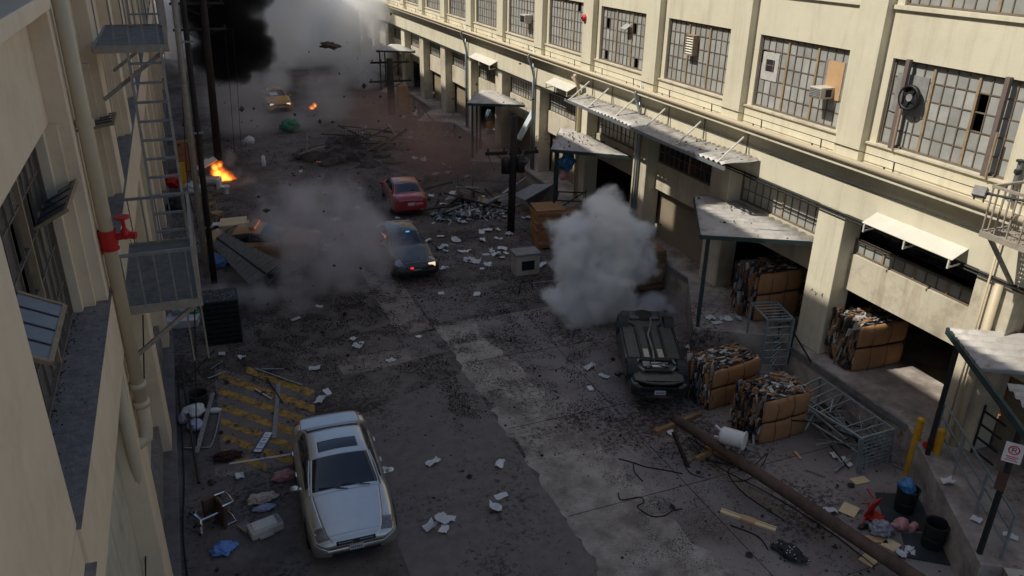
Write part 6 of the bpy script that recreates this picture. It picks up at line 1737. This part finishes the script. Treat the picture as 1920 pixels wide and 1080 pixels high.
# ================================================================== smoke, dust and fire as volumes
def vol_mat(name, col, dens, aniso=0.0, emit=None, estr=0.0):
    m = bpy.data.materials.new(name); m.use_nodes = True
    nt = m.node_tree; N = nt.nodes; L = nt.links
    N.remove(N['Principled BSDF'])
    pv = N.new('ShaderNodeVolumePrincipled'); pv.inputs['Color'].default_value = (*col, 1); pv.inputs['Density'].default_value = dens
    pv.inputs['Anisotropy'].default_value = aniso
    if emit:
        at = N.new('ShaderNodeAttribute'); at.attribute_name = 'density'
        mu = N.new('ShaderNodeMath'); mu.operation = 'MULTIPLY'; mu.inputs[1].default_value = estr
        L.new(at.outputs['Fac'], mu.inputs[0]); L.new(mu.outputs[0], pv.inputs['Emission Strength'])
        pv.inputs['Emission Color'].default_value = (*emit, 1)
    L.new(pv.outputs[0], N['Material Output'].inputs['Volume'])
    MATS[name] = m
    return m
def cloud(name, balls, m, res, amp, soft, nscale, detail=6.0, seed=0.0, low=0.0, stretch=1.0, distort=0.0, rough=.6):
    """balls: (centre, radius). A voxel cloud: union of the balls, its edge torn by fractal noise"""
    pad = max(1.35, 1 + amp * .62)
    lo = Vector([min(c[i] - r * pad for c, r in balls) for i in range(3)]); hi = Vector([max(c[i] + r * pad for c, r in balls) for i in range(3)])
    lo.z = max(lo.z, 0.02)
    ng = bpy.data.node_groups.new(name, 'GeometryNodeTree')
    ng.interface.new_socket('Geometry', in_out='INPUT', socket_type='NodeSocketGeometry')
    ng.interface.new_socket('Geometry', in_out='OUTPUT', socket_type='NodeSocketGeometry')
    N = ng.nodes; L = ng.links
    out = N.new('NodeGroupOutput'); pos = N.new('GeometryNodeInputPosition')
    cur = None
    for c, r in balls:
        d = N.new('ShaderNodeVectorMath'); d.operation = 'DISTANCE'; L.new(pos.outputs[0], d.inputs[0]); d.inputs[1].default_value = c
        f = N.new('ShaderNodeMath'); f.operation = 'MULTIPLY_ADD'; L.new(d.outputs['Value'], f.inputs[0]); f.inputs[1].default_value = -1.0 / r; f.inputs[2].default_value = 1.0
        if cur is None: cur = f.outputs[0]
        else:
            mx = N.new('ShaderNodeMath'); mx.operation = 'SMOOTH_MAX'; mx.inputs[2].default_value = .25
            L.new(cur, mx.inputs[0]); L.new(f.outputs[0], mx.inputs[1]); cur = mx.outputs[0]
    nz = N.new('ShaderNodeTexNoise'); nz.inputs['Scale'].default_value = nscale; nz.inputs['Detail'].default_value = detail; nz.inputs['Roughness'].default_value = rough
    nz.inputs['Distortion'].default_value = distort
    of = N.new('ShaderNodeVectorMath'); of.operation = 'MULTIPLY_ADD'; L.new(pos.outputs[0], of.inputs[0]); of.inputs[1].default_value = (1, 1, stretch); of.inputs[2].default_value = (seed * 7.3, seed * 3.1, seed)
    L.new(of.outputs[0], nz.inputs['Vector'])
    a = N.new('ShaderNodeMath'); a.operation = 'MULTIPLY_ADD'; L.new(nz.outputs[0], a.inputs[0]); a.inputs[1].default_value = amp * 2; a.inputs[2].default_value = -amp
    b = N.new('ShaderNodeMath'); b.operation = 'ADD'; L.new(cur, b.inputs[0]); L.new(a.outputs[0], b.inputs[1])
    mr = N.new('ShaderNodeMapRange'); mr.interpolation_type = 'SMOOTHSTEP'
    mr.inputs['From Min'].default_value = low; mr.inputs['From Max'].default_value = low + soft
    L.new(b.outputs[0], mr.inputs['Value'])
    vc = N.new('GeometryNodeVolumeCube')
    L.new(mr.outputs[0], vc.inputs['Density'])
    vc.inputs['Min'].default_value = lo; vc.inputs['Max'].default_value = hi
    big = max(hi - lo)
    for k, ax in enumerate('XYZ'): vc.inputs['Resolution ' + ax].default_value = max(12, int(res * (hi - lo)[k] / big))
    sm = N.new('GeometryNodeSetMaterial'); sm.inputs['Material'].default_value = MATS[m]
    L.new(vc.outputs[0], sm.inputs[0]); L.new(sm.outputs[0], out.inputs[0])
    me = bpy.data.meshes.new(name); o = bpy.data.objects.new(name, me); COL.objects.link(o)
    me.materials.append(MATS[m])
    md = o.modifiers.new('cloud', 'NODES'); md.node_group = ng
    return o
def smoke(label, blobs, depth, m, res=110, amp=.5, soft=.35, nscale=1.0, seed=0, billow=0, djit=.35, name='smoke_plume', **k):
    """blobs: (u, v, radius px[, dy]) at world depth y"""
    r = random.Random(seed); balls = []
    for (u, v, rp, *dy) in blobs:
        y = depth + (dy[0] if dy else 0)
        p = OY(u, v, y); rr = rp * (p - Vector((0, 0, CAMH))).length / FPX
        p.y += r.uniform(-djit, djit) * rr
        balls.append((p, rr))
        for q in range(billow):
            d = Vector((r.gauss(0, 1), r.gauss(0, 1), r.gauss(0.25, 1))).normalized()
            r2 = rr * r.uniform(.3, .55); balls.append((p + d * (rr * .95 - r2 * .35), r2))
    return tag(cloud(name, balls, m, res, amp, soft, nscale, seed=seed, **k), label, None, kind='stuff')
vol_mat('smoke_white', (.996, .997, .998), 4.4)
vol_mat('smoke_grey', (.78, .745, .77), .95)
vol_mat('smoke_black', (.05, .047, .047), 2.4)
vol_mat('smoke_far', (.975, .978, .985), .85)
vol_mat('smoke_dust', (.55, .37, .31), .34)
vol_mat('smoke_veil', (.72, .60, .56), .022)
vol_mat('smoke_low', (.90, .86, .87), .36)
vol_mat('smoke_end', (.95, .96, .97), .22)
vol_mat('flame_outer', (.05, .02, .01), 1.2, emit=(1.0, .16, .012), estr=2.6)
vol_mat('flame_core', (.05, .02, .01), 1.2, emit=(1.0, .48, .07), estr=5.5)
smoke('dense white smoke plume billowing behind the overturned car', [(1130, 412, 52), (1088, 455, 54), (1160, 452, 56), (1195, 432, 30), (1120, 505, 78), (1070, 492, 38), (1180, 500, 50), (1058, 562, 36), (1095, 578, 48), (1140, 565, 48), (1205, 475, 28), (1084, 530, 42), (1110, 615, 30)], 21.6, 'smoke_white', 160, 1.35, .42, 1.2, seed=1, detail=8, low=.0, rough=.66)
smoke('small pale puff rising behind the overturned car', [(1228, 578, 30), (1256, 590, 18), (1203, 584, 22), (1178, 590, 18)], 20.9, 'smoke_white', 80, .55, .4, 1.6, seed=2)
smoke('grey brown smoke cloud drifting over the police car and taxi', [(560, 385, 75), (615, 425, 95), (680, 440, 70), (565, 470, 75), (645, 500, 75), (545, 545, 65), (720, 440, 45), (600, 560, 60), (500, 565, 50), (640, 375, 60), (515, 445, 55), (700, 490, 45)], 26.3, 'smoke_grey', 140, 1.7, .9, .75, seed=3, detail=8, rough=.64)
smoke('low bluish smoke around the foot of the crate stack', [(410, 545, 28), (450, 550, 26), (490, 560, 35), (385, 552, 26), (525, 575, 32)], 27.0, 'smoke_grey', 80, .7, .6, .9, seed=4)
smoke('thick black smoke hanging over the left side of the street', [(430, 25, 55), (455, 70, 48), (472, 112, 32), (410, 60, 55), (430, 115, 46), (390, 15, 55), (405, -40, 70), (474, 85, 40), (460, -10, 45), (390, 100, 40), (484, 55, 24), (488, 108, 20), (455, 140, 20)], 52, 'smoke_black', 140, 1.0, .45, .55, seed=5, detail=8)
smoke('tall pale column of smoke rising beside the far taxi', [(522, 182, 20), (518, 150, 30), (512, 110, 40), (518, 65, 50), (505, 20, 55), (540, -20, 75)], 66, 'smoke_far', 120, .7, .6, .28, seed=6, detail=7)
smoke('bank of pale smoke rolling against the far docks', [(690, 195, 30), (685, 150, 42), (660, 120, 50), (700, 100, 44), (640, 80, 55), (690, 60, 50), (728, 110, 28), (620, 40, 60), (680, 10, 60)], 67, 'smoke_far', 130, .85, .7, .28, seed=16, detail=7)
smoke('pale smoke rolling over the road beyond the far taxi', [(560, 95, 46), (600, 90, 55), (640, 95, 48), (590, 50, 60), (640, 40, 60), (550, 40, 55), (700, 60, 40), (480, 90, 45), (450, 60, 50), (420, 110, 40), (360, 90, 50), (340, 30, 60)], 79, 'smoke_far', 120, .7, .6, .22, seed=36)
smoke('high sunlit smoke filling the top of the street', [(560, 40, 70), (625, 45, 70), (690, 50, 55), (600, 90, 55), (560, 100, 50), (600, -40, 90), (700, -20, 60), (520, 20, 70), (470, 60, 60), (380, 40, 60)], 96, 'smoke_end', 100, .6, .6, .2, seed=26)
smoke('brown dust cloud hanging over the road by the docks', [(820, 285, 95), (885, 275, 80), (930, 310, 65), (800, 235, 60, 6), (740, 225, 70, 9), (865, 340, 65), (680, 205, 70, 10), (965, 345, 45)], 40.0, 'smoke_dust', 120, .9, .9, .32, seed=7, name='dust_cloud', detail=7)
smoke('thin brown dust veil over the middle of the street', [(600, 280, 160), (760, 300, 170), (880, 330, 140), (500, 330, 130), (680, 420, 120)], 37.0, 'smoke_veil', 90, .7, 1.0, .25, seed=17, name='dust_cloud')
smoke('thin grey smoke lying on the road around the far taxi', [(460, 230, 75), (440, 300, 65), (500, 300, 65), (470, 170, 70), (560, 240, 60), (420, 180, 60), (620, 190, 70)], 54, 'smoke_low', 100, .8, .9, .25, seed=8)
smoke('small grey smoke trail drifting off the flames', [(450, 325, 14), (460, 345, 20), (475, 365, 20), (430, 300, 16)], 41.5, 'smoke_grey', 60, 1.5, .9, 1.6, seed=9)
# flames: a ragged orange body round a bright core
def flame(label, px, depth, seed, ns=3.4):
    t = thing('flames', label, None); t['kind'] = 'stuff'; del t['label']; t['label'] = label
    balls = []
    for u, v, rp in px:
        p = OY(u, v, depth); balls.append((p, rp * (p - Vector((0, 0, CAMH))).length / FPX))
    o = cloud('flame_body', balls, 'flame_outer', 80, .75, .5, ns, seed=seed, stretch=.45, distort=.6, detail=5); o.parent = t
    o = cloud('flame_core', [(c - Vector((0, .05, r * .25)), r * .72) for c, r in balls], 'flame_core', 80, .75, .4, ns, seed=seed + .5, stretch=.45, distort=.6, detail=5); o.parent = t
flame('bright orange flames burning among junk by the left kerb', [(408, 322, 13), (418, 330, 15), (430, 336, 12), (403, 312, 9), (438, 338, 8), (412, 308, 7)], 42.6, 1.0)
flame('small orange lick of flame on the road right of the far taxi', [(585, 203, 6), (590, 197, 5)], 59.5, 2.0, 2.5)
